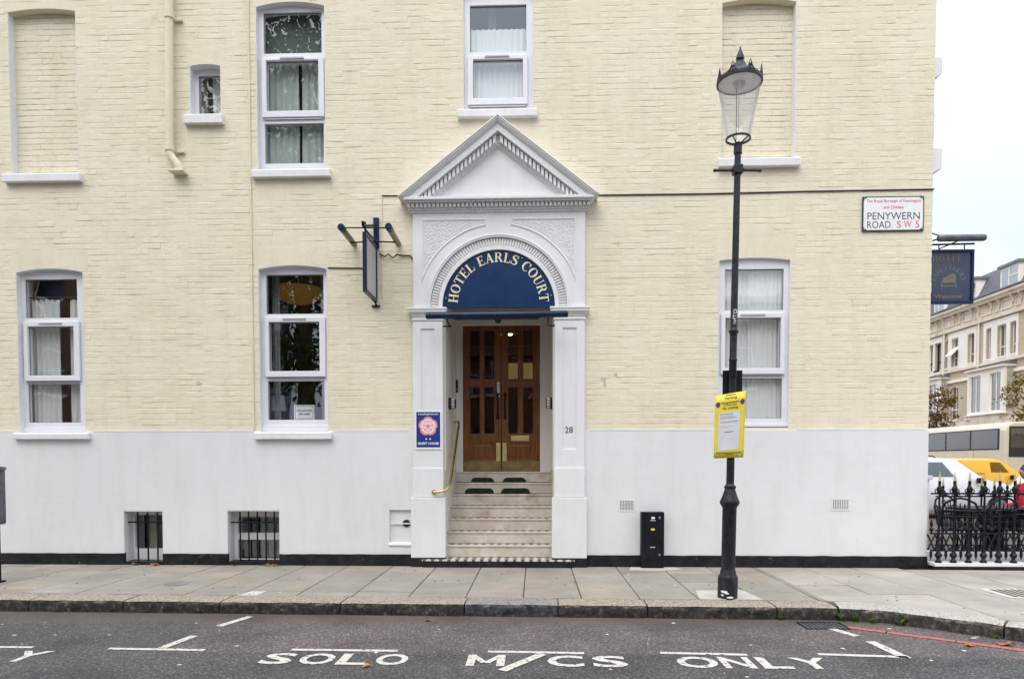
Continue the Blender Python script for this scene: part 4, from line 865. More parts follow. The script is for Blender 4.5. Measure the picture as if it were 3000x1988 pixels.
# --- half-round sign over the door
fs = thing('door_sign', (CX, -.03, CZ), 'navy half-round sign with cream arched lettering above the doors', 'sign')
MB().prism([(CX-.722, CZ-.012)]+[(CX-.722*math.cos(math.pi*i/48), CZ+.722*math.sin(math.pi*i/48)) for i in range(49)]+[(CX+.722, CZ-.012)], -.040, -.020, 'xz').build('board', M['navy'], fs, bevel=.002)
words = 'HOTEL EARLS COURT'; sz = .122; adv = []
for c in words: adv.append(.30 if c == ' ' else glyph(c)[1])
rad = 132.5*8.86/2000; zc = CZ+10.5*8.86/2000; tot = sum(adv)*sz+.028*(len(words)-1); span = 2*(math.pi/2-math.atan2(11.5, 132))+.10
pos = 0
for c, a in zip(words, adv):
    mid = (pos+a*sz/2)/tot; ang = math.pi/2+span/2-span*mid; pos += a*sz+.028
    if c != ' ': letter_obj(c, sz, CX+rad*math.cos(ang), zc+rad*math.sin(ang), ang-math.pi/2, -.040, M['gold'], fs)
for a in (12, 64, 92, 133, 170):
    MB().tube([(CX+.69*math.cos(R(a)), -.040, CZ+.69*math.sin(R(a))), (CX+.69*math.cos(R(a)), -.046, CZ+.69*math.sin(R(a)))], .008, 8).build('screw', M['steel'], fs)
# --- trough lamp under it
tl = thing('trough_lamp', (CX, -.06, 3.16), 'navy tubular trough lamp on brackets below the half-round sign', 'lamp')
MB().tube([(-1.364, -.35, 3.185), (-1.35, -.35, 3.185), (0.39, -.35, 3.196), (0.405, -.35, 3.196)], [.036, .042, .042, .036], 20).build('tube_housing', M['navy_dark'], tl, smooth=True)
MB().box(-1.0, 0.05, -.375, -.325, 3.136, 3.150).build('reflector', M['cabinet'], tl)
for x in (-1.10, 0.16):
    MB().tube([(x, -.35, 3.16), (x, -.34, 3.115), (x, -.062, 3.115)], .009, 8).build('bracket', M['iron'], tl, smooth=True); MB().box(x-.09*(1 if x < 0 else -.2), x+.09*(.2 if x < 0 else 1), -.075, -.058, 3.100, 3.118).build('bracket_foot', M['iron'], tl)
MB().lathe([(.0, 3.085), (.03, 3.092), (.044, 3.118), (.044, 3.15), (.03, 3.155)], CX+.01, -.35, 16).build('sensor_dome', M['cabinet'], tl, smooth=True)
# --- small things round the door
pq = thing('rating_plaque', (-1.386, -.07, 1.525), 'blue guest house plaque with pink rose on the left pilaster', 'plaque')
MB().box(-1.556, -1.216, -.072, -.061, 1.525, 2.026).build('backing', M['pure_white'], pq, bevel=.002); MB().box(-1.541, -1.231, -.0735, -.0715, 1.553, 2.010).build('print_panel', M['royal'], pq)
rc = (-1.388, 1.825)
for i in range(5):
    a = math.pi/2+i*2*math.pi/5; px, pz = rc[0]+.082*math.cos(a), rc[1]+.082*math.sin(a); tn = a+math.pi/2
    e1 = [(px+math.cos(tn)*.062*math.cos(k*math.pi/9)+math.cos(a)*.044*math.sin(k*math.pi/9), pz+math.sin(tn)*.062*math.cos(k*math.pi/9)+math.sin(a)*.044*math.sin(k*math.pi/9)) for k in range(18)]
    e2 = [(px+math.cos(tn)*.050*math.cos(k*math.pi/9)+math.cos(a)*.024*math.sin(k*math.pi/9)-.006*math.cos(a), pz+math.sin(tn)*.050*math.cos(k*math.pi/9)+math.sin(a)*.024*math.sin(k*math.pi/9)-.006*math.sin(a)) for k in range(18)]
    MB().prism(e1, -.0743-.0001*i, -.0733, 'xz').build('petal', M['rose'], pq); MB().prism(e2, -.0754, -.0743, 'xz').build('petal', M['rose_pale'], pq)
    a += math.pi/5; px, pz = rc[0]+.042*math.cos(a), rc[1]+.042*math.sin(a)
    MB().prism([(px+.026*math.cos(k*math.pi/7), pz+.022*math.sin(k*math.pi/7)) for k in range(14)], -.0766-.0001*i, -.0757, 'xz').build('petal', M['rose_pale'], pq)
MB().prism([(rc[0]+.066*math.cos(k*math.pi/10), rc[1]+.066*math.sin(k*math.pi/10)) for k in range(20)], -.0757, -.0746, 'xz').build('petal', M['rose'], pq)
MB().prism([(rc[0]+.025*math.cos(k*math.pi/10), rc[1]+.025*math.sin(k*math.pi/10)) for k in range(20)], -.0782, -.0775, 'xz').build('rose_centre', M['rose'], pq)
for x in (-1.413, -1.363): MB().prism([(x+(.017 if k % 2 == 0 else .007)*math.cos(k*math.pi/4), 1.662+(.017 if k % 2 == 0 else .007)*math.sin(k*math.pi/4)) for k in range(8)], -.0745, -.0734, 'xz').build('star', M['pure_white'], pq)
text_wall('enjoyEngland.com', -1.522, -1.256, 1.966, 1.995, -.0745, 'lettering', M['pure_white'], pq, bold=.015); text_wall('GUEST HOUSE', -1.523, -1.250, 1.588, 1.620, -.0745, 'lettering', M['pure_white'], pq, bold=.03)
def bulkhead(x, s, label):
    w = thing('wall_lamp', (x, .55, 2.17), label, 'lamp', None)
    MB().box(x, x+s*.03, .47, .63, 2.09, 2.245).build('back_plate', M['iron'], w, bevel=.008)
    MB().box(x+s*.03, x+s*.085, .485, .615, 2.10, 2.235).build('glass_cover', M['frost'], w, bevel=.02)
    for yy in (.515, .55, .585): MB().tube([(x+s*.03, yy, 2.095), (x+s*.093, yy, 2.11), (x+s*.093, yy, 2.225), (x+s*.03, yy, 2.24)], .005, 6).build('guard_bar', M['iron'], w, smooth=True)
    for zz in (2.13, 2.17, 2.205): MB().tube([(x+s*.03, .48, zz), (x+s*.094, .495, zz), (x+s*.094, .605, zz), (x+s*.03, .62, zz)], .005, 6).build('guard_bar', M['iron'], w, smooth=True)
bulkhead(X0, 1, 'caged bulkhead lamp on the porch wall above the brass handrail'); bulkhead(X1, -1, 'caged bulkhead lamp on the porch wall beside the numbered pilaster')
ic = thing('intercom', (-1.188, YD-.05, 2.40), 'narrow black intercom beside the wooden doors', 'intercom')
MB().box(-1.193, -1.152, YD-.075, YD-.049, 2.398, 2.581).build('case', M['cabinet'], ic, bevel=.005); MB().box(-1.183, -1.162, YD-.079, YD-.074, 2.43, 2.445).build('button', M['steel'], ic)
hr = thing('handrail', (-1.31, -.1, .95), 'brass handrail sloping up the left side of the steps', 'handrail')
MB().tube([(-1.315, -.075, .972), (-1.315, -.115, .972), (-1.25, -.13, .975), (-1.16, -.11, .995), (-1.118, -.04, 1.05), (-1.112, .10, 1.155), (-1.110, .5, 1.50), (-1.108, .93, 1.86), (-1.108, .985, 1.915), (-1.115, 1.01, 1.94), (-1.15, 1.015, 1.945), (-1.197, 1.015, 1.945)], .017, 12).build('rail', M['brass'], hr, smooth=True)
MB().tube([(-1.315, -.071, .972), (-1.315, -.083, .972)], .03, 14).build('fixing_plate', M['brass'], hr, smooth=True); MB().tube([(-1.112, .45, 1.455), (-1.197, .45, 1.44)], .009, 8).build('bracket', M['brass'], hr, smooth=True)
# --- projecting sign with two lamps, left of the door
hg = thing('hanging_sign', (-2.07, -.02, 3.4), 'navy board sign projecting edge-on with two tube lamps, left of doorway', 'sign')
fb = MB(); xs0, xs1 = -2.095, -2.045
fb.box(xs0, xs1, -.60, -.565, 3.432, 4.15); fb.box(xs0, xs1, -.06, -.025, 3.432, 4.15); fb.box(xs0, xs1, -.5649, -.0601, 3.432, 3.468); fb.box(xs0, xs1, -.5649, -.0601, 4.114, 4.15); fb.build('frame', M['navy_dark'], hg, bevel=.003)
MB().box(-2.082, -2.058, -.57, -.055, 3.46, 4.12).build('panel', M['ventgrey'], hg)
MB().box(-2.095, -2.023, -.03, -.001, 4.13, 4.52).build('wall_plate', M['navy_dark'], hg, bevel=.003)
MB().tube([(-2.07, -.02, 4.42), (-2.07, -.66, 4.20), (-2.07, -.68, 4.25)], .016, 8).build('arm', M['iron'], hg, smooth=True); MB().tube([(-2.055, -.02, 4.20), (-2.055, -.60, 4.17)], .014, 8).build('arm', M['iron'], hg, smooth=True); MB().tube([(-2.085, -.5, 4.14), (-2.085, -.5, 4.30)], .012, 8).build('hanger', M['iron'], hg)
MB().tube([(-2.07, -.05, 3.43), (-2.07, -.01, 3.40)], .012, 8).build('lower_stay', M['iron'], hg); MB().box(-2.125, -2.02, -.03, -.001, 3.375, 3.395).build('lower_stay', M['iron'], hg)
for x in (-2.342, -1.767):
    lm = MB().tube([(x, -.60, 4.19), (x, -.03, 4.175)], .038, 16).build('lamp_tube', M['tan'], hg, smooth=True); MB().tube([(x, -.665, 4.193), (x, -.65, 4.193), (x, -.56, 4.191)], [.03, .043, .043], 16).build('lamp_cap', M['navy_dark'], hg, smooth=True)
MB().tube([(-2.34, -.58, 4.205), (-1.77, -.58, 4.200)], .008, 6).build('cross_rod', M['iron'], hg); MB().tube([(-2.34, -.22, 4.14), (-2.07, -.2, 4.16), (-1.77, -.22, 4.14)], .010, 6).build('cross_rod', M['iron'], hg)
MB().tube([(-2.02, -.02, 4.06), (-1.95, -.03, 4.02), (-1.90, -.03, 4.05), (-1.84, -.03, 4.00), (-1.79, -.04, 4.04), (-1.72, -.02, 4.03), (-1.62, -.02, 4.03), (-1.585, -.02, 3.99)], .010, 6).build('supply_cable', M['cable'], hg, smooth=True)
# --- street name plate
sn = thing('street_sign', (4.51, -.02, 4.27), 'white enamel street name plate near the building corner', 'street sign')
MB().box(4.130, 4.894, -.022, -.004, 4.268, 4.702).build('plate_edge', M['enamel_black'], sn, bevel=.003)
c = .045; MB().prism([(4.145+c, 4.283), (4.879-c, 4.283), (4.872, 4.29+.02), (4.879, 4.283+c), (4.879, 4.687-c), (4.872, 4.66), (4.879-c, 4.687), (4.145+c, 4.687), (4.152, 4.66), (4.145, 4.687-c), (4.145, 4.283+c), (4.152, 4.31)], -.0245, -.0215, 'xz').build('plate_face', M['pure_white'], sn)
for x, z in ((4.153, 4.675), (4.871, 4.675), (4.153, 4.295), (4.871, 4.295)): MB().tube([(x, -.022, z), (x, -.029, z)], .008, 8).build('screw', M['steel'], sn)
text_wall('The Royal Borough of Kensington', 4.178, 4.852, 4.615, 4.662, -.0252, 'lettering', M['enamel_red'], sn, bold=.012); text_wall('and Chelsea', 4.390, 4.638, 4.545, 4.588, -.0252, 'lettering', M['enamel_red'], sn, bold=.012)
text_wall('PENYWERN', 4.192, 4.840, 4.412, 4.500, -.0252, 'lettering', M['enamel_black'], sn); text_wall('ROAD.', 4.190, 4.505, 4.306, 4.392, -.0252, 'lettering', M['enamel_black'], sn)
for ch, a, b in (('S', 4.557, 4.610), ('W', 4.645, 4.738), ('5', 4.790, 4.836)): text_wall(ch, a, b, 4.306, 4.392, -.0252, 'lettering', M['enamel_red'], sn)
# --- air bricks
for x0, x1, z0, z1, lb_ in ((1.083, 1.287, .729, .871, 'small perforated white vent above the black service cabinet'), (3.803, 4.028, .742, .887, 'small perforated white vent below the street name plate')):
    av = thing('air_vent', ((x0+x1)/2, -.015, z0), lb_, 'vent'); ni, nj = 9, 7; hs = []
    for i in range(ni):
        for j in range(nj):
            cx, cz = x0+.012+(x1-x0-.024)*(i+.5)/ni, z0+.010+(z1-z0-.02)*(j+.5)/nj; hs.append((cx-.0062, cx+.0062, cz-.0058, cz+.0058))
    MB().holes(x0-.008, x1+.008, z0-.008, z1+.008, hs, -.0195, -.0155).build('grille', M['render'], av); MB().box(x0, x1, -.0152, -.0142, z0, z1).build('backing', M['inkdark'], av)
# --- rainwater pipe
dp = thing('downpipe', (-4.7, -.08, 5.12), 'cream painted downpipe turning into a small hopper foot beside the tiny window', 'pipe')
px = -4.706; yy = -.085
MB().tube([(px+.016, yy, 8.4), (px-.02, yy, 5.43), (px-.018, yy, 5.36), (px+.012, yy, 5.29), (px+.07, yy, 5.22), (px+.095, yy, 5.18), (px+.098, yy, 5.135)], .050, 16).build('pipe', M['cream_smooth'], dp, smooth=True)
for z in (7.10, 5.425):
    MB().tube([(px+(.004 if z > 6 else -.02), yy, z-.045), (px+(.004 if z > 6 else -.02), yy, z+.045)], .060, 16).build('collar', M['cream_smooth'], dp, smooth=True); MB().box(px+.03, px+.14, -.04, -.002, z-.045, z-.005).build('bracket', M['cream_smooth'], dp, bevel=.006)
MB().box(px-.02, px+.175, -.14, -.002, 5.105, 5.135).build('foot', M['cream_smooth'], dp, bevel=.01)
# --- service cabinet at the foot of the wall
sc = thing('service_cabinet', (1.5, -.13, 0), 'black metal service cabinet standing against the white wall', 'cabinet')
MB().box(1.356, 1.646, -.150, -.035, .0, .722).build('case', M['cabinet'], sc, bevel=.006); MB().box(1.382, 1.624, -.156, -.149, .105, .708).build('door', M['cabinet'], sc, bevel=.003)
MB().prism([(1.502+.026*math.cos(k*math.pi/9), .648+.015*math.sin(k*math.pi/9)) for k in range(18)], -.1580, -.1555, 'xz').build('label_sticker', M['pure_white'], sc); MB().box(1.468, 1.536, -.1575, -.1555, .610, .620).build('label_sticker', M['ventgrey'], sc)
MB().prism([(1.500+.026*math.cos(k*math.pi/9), .502+.015*math.sin(k*math.pi/9)) for k in range(18)], -.1580, -.1555, 'xz').build('warning_sticker', M['yellow'], sc); MB().box(1.468, 1.530, -.1575, -.1555, .268, .280).build('label_sticker', M['ventgrey'], sc)
MB().box(1.573, 1.600, -.162, -.155, .636, .664).build('lock', M['steel'], sc, bevel=.003); MB().tube([(1.585, -.155, .178), (1.585, -.163, .178)], .015, 12).build('lock', M['steel'], sc)

# ================================================================== CURTAINS AND THINGS IN THE WINDOWS
def curtain(x0, x1, z0, z1, y, label, m='curtain', folds=6, taper=0.0, amp=.022, gather=True, seed=0):
    b = MB(); nx, nz = folds*8, 14
    for j in range(nz+1):
        v = j/nz; z = z0+(z1-z0)*v
        for i in range(nx+1):
            u = i/nx; w = (x1-x0)*(1-taper*(1-v)*v*2.2); x = x0+w*u+.008*noise.noise((u*4, v*3, seed))
            b.v.append((x, y+amp*math.sin(u*folds*2*math.pi+1.2*noise.noise((u*3, v*1.5, seed)))*(.7+.5*noise.noise((u*6, 0, seed+3))), z))
    for j in range(nz):
        for i in range(nx): a = j*(nx+1)+i; b.f.append((a, a+1, a+nx+2, a+nx+1))
    o = b.build('curtain', M[m], None, smooth=True, weld=False); return tag(o, label, 'curtain')
curtain(-6.82, -6.44, 1.76, 3.56, .21, 'white curtain on the left of the window beside the parking machine', folds=5, seed=1)
curtain(-6.30, -6.00, 1.76, 3.56, .21, 'white curtain drawn to the right in the window beside the parking machine', folds=4, seed=2)
rod = MB().tube([(-6.87, .19, 3.585), (-5.972, .19, 3.585)], .010, 8); rod.build('curtain_rod', M['iron'], None, smooth=True); tag(bpy.data.objects['curtain_rod'], 'thin dark curtain rod across the window beside the parking machine', 'curtain rod')
curtain(-3.60, -3.50, 1.76, 3.95, .42, 'grey curtain at the left edge of the window with the vacancies card', 'curtain_grey', 2, seed=3); curtain(-2.93, -2.76, 1.76, 3.95, .42, 'grey curtain at the right edge of the window with the vacancies card', 'curtain_grey', 3, seed=4)
curtain(-3.58, -3.13, 5.1, 6.66, .22, 'grey green curtain on the left of the tall upper window', 'curtain_green', 5, seed=5); curtain(-3.09, -2.74, 5.1, 6.66, .22, 'grey green curtain on the right of the tall upper window', 'curtain_green', 4, seed=6)
M['blind'] = cloth('grey_green_blind', (0.17, 0.21, 0.19), 0.1)
bl = MB().box(-3.6, -2.73, .24, .25, 6.62, 7.3).build('roller_blind', M['blind']); tag(bl, 'grey green blind across the top pane of the tall upper window', 'blind')
curtain(-4.30, -4.05, 5.8, 6.5, .24, 'pale curtain in the tiny window by the downpipe', 'curtain', 4, taper=.2, seed=7)
curtain(-0.96, 0.01, 5.8, 6.98, .165, 'white net curtain in the window over the pediment', 'net', 13, amp=.014, seed=8)
curtain(2.32, 2.80, 1.78, 3.90, .175, 'white net curtain behind the lamp column in the right-hand window', 'net', 7, amp=.010, seed=9); curtain(2.77, 3.27, 1.78, 3.90, .155, 'white net curtain on the right of the window behind the lamp column', 'net', 8, amp=.010, seed=10)
curtain(-5.40, -5.05, .0, .75, .42, 'dim grey curtain in the smaller barred basement window', 'curtain_grey', 4, seed=11); curtain(-3.80, -3.40, .0, .75, .42, 'dim grey curtain in the wider barred basement window', 'curtain_grey', 5, seed=12)
vc = thing('vacancies_card', (-3.09, .17, 1.925), 'white vacancies card propped inside the window', 'card')
MB().box(-3.227, -2.952, .160, .164, 1.924, 2.125).build('card', M['pure_white'], vc); MB().holes(-3.213, -2.966, 1.938, 2.111, [(-3.206, -2.973, 1.945, 2.104)], .1585, .1597).build('border', M['ink'], vc)
text_wall('VACANCIES', -3.198, -2.982, 2.035, 2.068, .1585, 'lettering', M['ink'], vc, bold=.02)
for x0, x1 in ((-3.165, -3.10), (-3.09, -3.01)): MB().box(x0, x1, .1583, .1597, 1.995, 2.010).build('lettering', M['ink'], vc)
tb = thing('desk', (-3.2, .7, 1.18), 'dark desk just inside the vacancies window', 'desk'); MB().box(-3.62, -2.75, .38, 1.0, 1.87, 1.90).build('desk_top', M['carpet'], tb)
for x in (-3.58, -2.79):
    for y in (.42, .96): MB().box(x-.02, x+.02, y-.02, y+.02, 1.18, 1.87).build('leg', M['carpet'], tb)
ta = thing('table_lamp', (-3.58, .5, 1.90), 'small table lamp with pale shade on the desk inside the vacancies window', 'lamp')
MB().lathe([(.115, 2.07), (.085, 2.285)], -3.58, .52, 20).build('lamp_shade', M['paper'], ta, smooth=True); MB().lathe([(.06, 1.90), (.06, 1.915), (.015, 1.93), (.015, 2.07)], -3.58, .52, 14).build('lamp_base', M['steel'], ta, smooth=True)
pl_ = thing('pendant_lamp', (-3.65, 1.6, 3.75), 'amber glowing ceiling lamp seen through the vacancies window', 'lamp')
MB().lathe([(.02, 3.80), (.16, 3.815), (.28, 3.86), (.36, 3.94), (.38, 4.02), (.34, 4.03)], -3.65, 1.6, 28).build('lamp_shade', M['amber'], pl_, smooth=True); MB().tube([(-3.65, 1.6, 4.06), (-3.65, 1.6, 4.46)], .01, 6).build('cord', M['cable'], pl_)

# ================================================================== STREET FURNITURE
PX, PY = 1.929, -2.017
lp = thing('lamp_post', (PX, PY, 0), 'tall black lamp post with glass lantern standing near the kerb', 'lamp post')
MB().lathe([(.097, -.02), (.097, .205), (.09, .225), (.078, .245), (.076, .27), (.0715, .28), (.068, .30), (.069, .905), (.078, .92), (.094, .945), (.097, .963), (.088, .985), (.07, 1.03), (.056, 1.075), (.050, 1.095), (.057, 1.105), (.057, 1.12), (.046, 1.13), (.038, 1.145)], PX, PY, 28).build('base', M['lamp_iron'], lp, smooth=True)
MB().lathe([(.0385, 1.14), (.037, 2.10), (.0365, 2.36), (.040, 2.365), (.040, 2.375), (.035, 2.39), (.035, 2.60), (.036, 2.63), (.047, 2.645), (.047, 2.66), (.036, 2.672), (.0335, 2.70), (.031, 4.17)], PX, PY, 22).build('shaft', M['lamp_iron'], lp, smooth=True)
MB().box(PX-.045, PX+.045, PY-.045, PY+.045, 4.185, 4.272).build('cross_block', M['lamp_iron'], lp, bevel=.008)
MB().tube([(PX-.235, PY, 4.224), (PX-.225, PY, 4.224), (PX-.2, PY, 4.224), (PX-.07, PY, 4.226), (PX-.05, PY, 4.23), (PX+.05, PY, 4.23), (PX+.07, PY, 4.226), (PX+.2, PY, 4.224), (PX+.225, PY, 4.224), (PX+.235, PY, 4.224)], [.008, .018, .011, .011, .024, .024, .011, .011, .018, .008], 12).build('ladder_bar', M['lamp_iron'], lp, smooth=True)
MB().lathe([(.032, 4.165), (.030, 4.38), (.040, 4.385), (.040, 4.475), (.036, 4.49)], PX, PY, 20).build('socket', M['lamp_iron'], lp, smooth=True)
ln_ = MB()
def torus(b, cx, cy, z, r, w, h, seg=40):
    pr = [(r-w, z-h), (r+w, z-h), (r+w, z+h), (r-w, z+h)]; n = len(b.v)
    for k in range(seg):
        a = 2*math.pi*k/seg
        for q, zz in pr: b.v.append((cx+q*math.cos(a), cy+q*math.sin(a), zz))
    for k in range(seg):
        for j in range(4): b.f.append((n+4*k+j, n+4*((k+1) % seg)+j, n+4*((k+1) % seg)+(j+1) % 4, n+4*k+(j+1) % 4))
torus(ln_, PX, PY, 4.527, .113, .007, .009); 
for k in range(4):
    a = R(45+90*k); ln_.tube([(PX+.03*math.cos(a), PY+.03*math.sin(a), 4.48), (PX+.112*math.cos(a), PY+.112*math.sin(a), 4.527)], .007, 6)
ln_.build('lantern_cradle', M['lamp_iron'], lp, smooth=True)
g = MB(); n = 40
for r_, z in ((.110, 4.535), (.203, 5.062)):
    for k in range(n): a = 2*math.pi*k/n; g.v.append((PX+r_*math.cos(a), PY+r_*math.sin(a), z))
g.f = [(k, (k+1) % n, n+(k+1) % n, n+k) for k in range(n)]; g.build('lantern_glass', M['lampglass'], lp, smooth=True)
for k in range(6): a = R(15+60*k); MB().tube([(PX+.111*math.cos(a), PY+.111*math.sin(a), 4.535), (PX+.204*math.cos(a), PY+.204*math.sin(a), 5.062)], .0022, 5).build('glazing_seam', M['ventgrey'], lp)
rm = MB(); torus(rm, PX, PY, 5.072, .210, .008, .014); rm.build('rim', M['lamp_iron'], lp, smooth=True)
MB().lathe([(.203, 5.080), (.205, 5.095), (.19, 5.12), (.14, 5.160), (.085, 5.185), (.068, 5.215), (.055, 5.245), (.046, 5.262), (.034, 5.268), (.034, 5.285), (.041, 5.295), (.037, 5.32), (.02, 5.365), (.006, 5.40), (.008, 5.41), (.002, 5.418)], PX, PY, 28).build('canopy', M['lamp_iron'], lp, smooth=True)
MB().lathe([(.202, 5.066), (.202, 5.076), (.1, 5.079)], PX, PY, 28).build('reflector', M['lampwhite'], lp, smooth=True); MB().lathe([(.01, 5.0), (.045, 5.02), (.06, 5.065)], PX, PY, 16).build('bulb', M['ventgrey'], lp, smooth=True)
MB().tube([(PX-.02, PY, 4.48), (PX-.025, PY-.01, 4.8), (PX-.03, PY, 5.06)], .004, 6).build('supply_wire', M['cable'], lp)
for k in range(8):
    a = 2*math.pi*k/8+.2; u = Vector((math.cos(a), math.sin(a), 0)); w = Vector((-u.y, u.x, 0)); c0 = Vector((PX, PY, 5.085))+u*.209
    fl = MB().tube([c0-w*.045, c0-w*.018+Vector((0, 0, .04)), c0+Vector((0, 0, .10)), c0+w*.018+Vector((0, 0, .04)), c0+w*.045], [.006, .007, .004, .007, .006], 6); fl.tube([c0+Vector((0, 0, 0)), c0+Vector((0, 0, .055))], [.012, .010], 6); fl.build('crown_finial', M['lamp_iron'], lp, smooth=True)
stk = MB()
for pts in ([(-.012, 2.825), (.012, 2.825), (.012, 2.860), (-.012, 2.860), (-.012, 2.825)], [(-.016, 2.80), (.014, 2.80)], [(-.016, 2.815), (-.016, 2.78)], [(.014, 2.775), (-.016, 2.775), (.012, 2.745), (-.016, 2.745)], [(-.014, 2.725), (.012, 2.725)]):
    for (a, b), (c, d) in zip(pts, pts[1:]): stk.tube([(PX+a, PY-math.sqrt(.0345**2-a*a)-.0015, b), (PX+c, PY-math.sqrt(.0345**2-c*c)-.0015, d)], .0032, 4)
tag(stk.build('sticker_letters', M['pure_white'], lp), kind='stuff')
sp = MB()
for x0, z0, w, h, s in ((-.055, .075, .028, .012, 1), (-.03, .06, .02, .008, 2), (.0, .022, .035, .010, 3), (-.07, .04, .012, .008, 4)):
    pts = [(x0+w*math.cos(a)*(1+.4*noise.noise((a, s, 0))), z0+h*math.sin(a)*(1+.4*noise.noise((a, s, 3)))) for a in [2*math.pi*i/10 for i in range(10)]]; sp.poly([(PX+a, PY-math.sqrt(.098**2-min(abs(a), .09)**2)-.001, b) for a, b in pts])
tag(sp.build('paint_splash', M['pure_white'], lp, weld=False), kind='stuff')
lp.rotation_euler.y = 0.0136
# parking suspension notice and the plate behind it
k_ = 1.010; YS = -2.064
def ys(x, z): return (x*k_, 1.37+(z-1.37)*k_)
ns = thing('parking_notice', (1.93, YS, 1.4), 'yellow parking suspension notice strapped to the lamp post', 'notice')
q = [ys(*p) for p in ((1.75, 1.397), (2.036, 1.407), (2.058, 2.057), (1.758, 2.008))]
nb = MB(); G_ = 8
def bil(u, v):
    a = [q[0][i]+(q[1][i]-q[0][i])*u for i in (0, 1)]; b = [q[3][i]+(q[2][i]-q[3][i])*u for i in (0, 1)]; return (a[0]+(b[0]-a[0])*v, a[1]+(b[1]-a[1])*v)
def bend(u, v): return YS
for j in range(G_+1):
    for i in range(G_+1):
        u, v = i/G_, j/G_; x, z = bil(u, v); nb.v.append((x, bend(u, v)-.004, z))
for j in range(G_):
    for i in range(G_): a = j*(G_+1)+i; nb.f.append((a, a+1, a+G_+2, a+G_+1))
nbo = nb.build('board', M['yellow'], ns, smooth=True); sm_ = nbo.modifiers.new('thickness', 'SOLIDIFY'); sm_.thickness = .005; sm_.offset = 1
def patch(name, m, uvs, dy):
    b = MB(); b.poly([(bil(u, v)[0], YS-.0095-dy, bil(u, v)[1]) for u, v in uvs]); return b.build(name, M[m], ns, weld=False)
patch('paper_sheet', 'paper', [(.12, .11), (.82, .13), (.83, .72), (.13, .71)], .001)
for u, v in ((.10, .845), (.89, .845)): patch('roundel', 'purple', [(u+.075*math.cos(k*math.pi/9), v+.042*math.sin(k*math.pi/9)) for k in range(18)], .0012)
def ntext(t, u0, u1, v0, v1, m='inkdark', bold=.01):
    v, f = text_verts(t, bold); b = MB(); b.v = [(bil(u0+(u1-u0)*x, v0+(v1-v0)*y)[0], YS-.011, bil(u0+(u1-u0)*x, v0+(v1-v0)*y)[1]) for x, y in v]; b.f = f; b.build('lettering', M[m], ns, weld=False)
ntext('Parking', .33, .70, .905, .95); ntext('Suspension', .21, .79, .835, .88); ntext('No Loading', .25, .75, .745, .80)
for u0, u1, v, m in ((.34, .66, .972, 'inkdark'), (.28, .72, .818, 'inkdark'), (.16, .60, .68, 'ink'), (.16, .60, .645, 'ink'), (.16, .72, .615, 'ink'), (.18, .76, .555, 'ink'), (.18, .6, .485, 'ventgrey'), (.33, .62, .40, 'inkdark'), (.06, .92, .075, 'inkdark'), (.35, .65, .05, 'inkdark')): patch('rule_line', m, [(u0, v), (u1, v), (u1, v+.009), (u0, v+.009)], .0015)
patch('corner_mark', 'ventgrey', [(.83, .025), (.90, .025), (.90, .06), (.83, .06)], .0015)
for z in (1.55, 1.92):
    b = MB(); torus(b, PX+.0136*z, PY, z, .042, .003, .008, 24); b.build('strap', M['steel'], ns)
bp_ = thing('sign_plate', (1.97, PY+.045, 2.0), 'back of a black sign plate fixed behind the lamp post', 'sign plate')
MB().box(1.872, 2.068, PY+.040, PY+.048, 1.90, 2.276).build('plate', M['cabinet'], bp_, bevel=.004)
for z in (1.98, 2.22):
    b = MB(); torus(b, PX+.0136*z, PY, z, .041, .003, .008, 24); b.build('clamp', M['iron'], bp_)
# parking machine on the left
pk = thing('parking_machine', (-6.1, -1.42, 0), 'dark grey parking machine on a post at the pavement edge', 'parking machine')
MB().box(-6.42, -6.045, -1.55, -1.30, .66, 1.30).build('case', M['meter'], pk, bevel=.02); MB().lathe([(.03, 1.34), (.22, 1.31), (.225, 1.28), (.19, 1.26)], -6.225, -1.42, 24).build('cap', M['meter'], pk, smooth=True)
MB().box(-6.31, -6.075, -1.50, -1.36, 0.0, .665).build('post', M['cabinet'], pk, bevel=.01); MB().box(-6.35, -6.06, -1.54, -1.32, 0, .02).build('foot_plate', M['cabinet'], pk)
MB().box(-6.34, -6.12, -1.556, -1.549, 1.0, 1.2).build('display', M['dkglass'], pk)
# road gully
dg_ = thing('road_gully', (2.6, -2.67, ROADZ), 'black iron gully grate in the road by the kerb corner', 'drain')
MB().holes(2.40, 2.80, -2.80, -2.54, [], 0, 1) if False else None
fr_ = MB().box(2.41, 2.80, -2.80, -2.785, ROADZ-.02, ROADZ+.006); fr_.box(2.41, 2.80, -2.56, -2.545, ROADZ-.02, ROADZ+.006); fr_.box(2.41, 2.425, -2.785, -2.56, ROADZ-.02, ROADZ+.006); fr_.box(2.785, 2.80, -2.785, -2.56, ROADZ-.02, ROADZ+.006); fr_.build('frame', M['iron'], dg_)
MB().box(2.425, 2.785, -2.785, -2.56, ROADZ-.01, ROADZ+.0015).build('pit', M['inkdark'], dg_)
for i in range(9): MB().prism([(2.435+.04*i, -2.783), (2.450+.04*i, -2.783), (2.443+.04*i, -2.562), (2.428+.04*i, -2.562)], ROADZ, ROADZ+.006, 'xy').build('grate_bar', M['meter'], dg_)
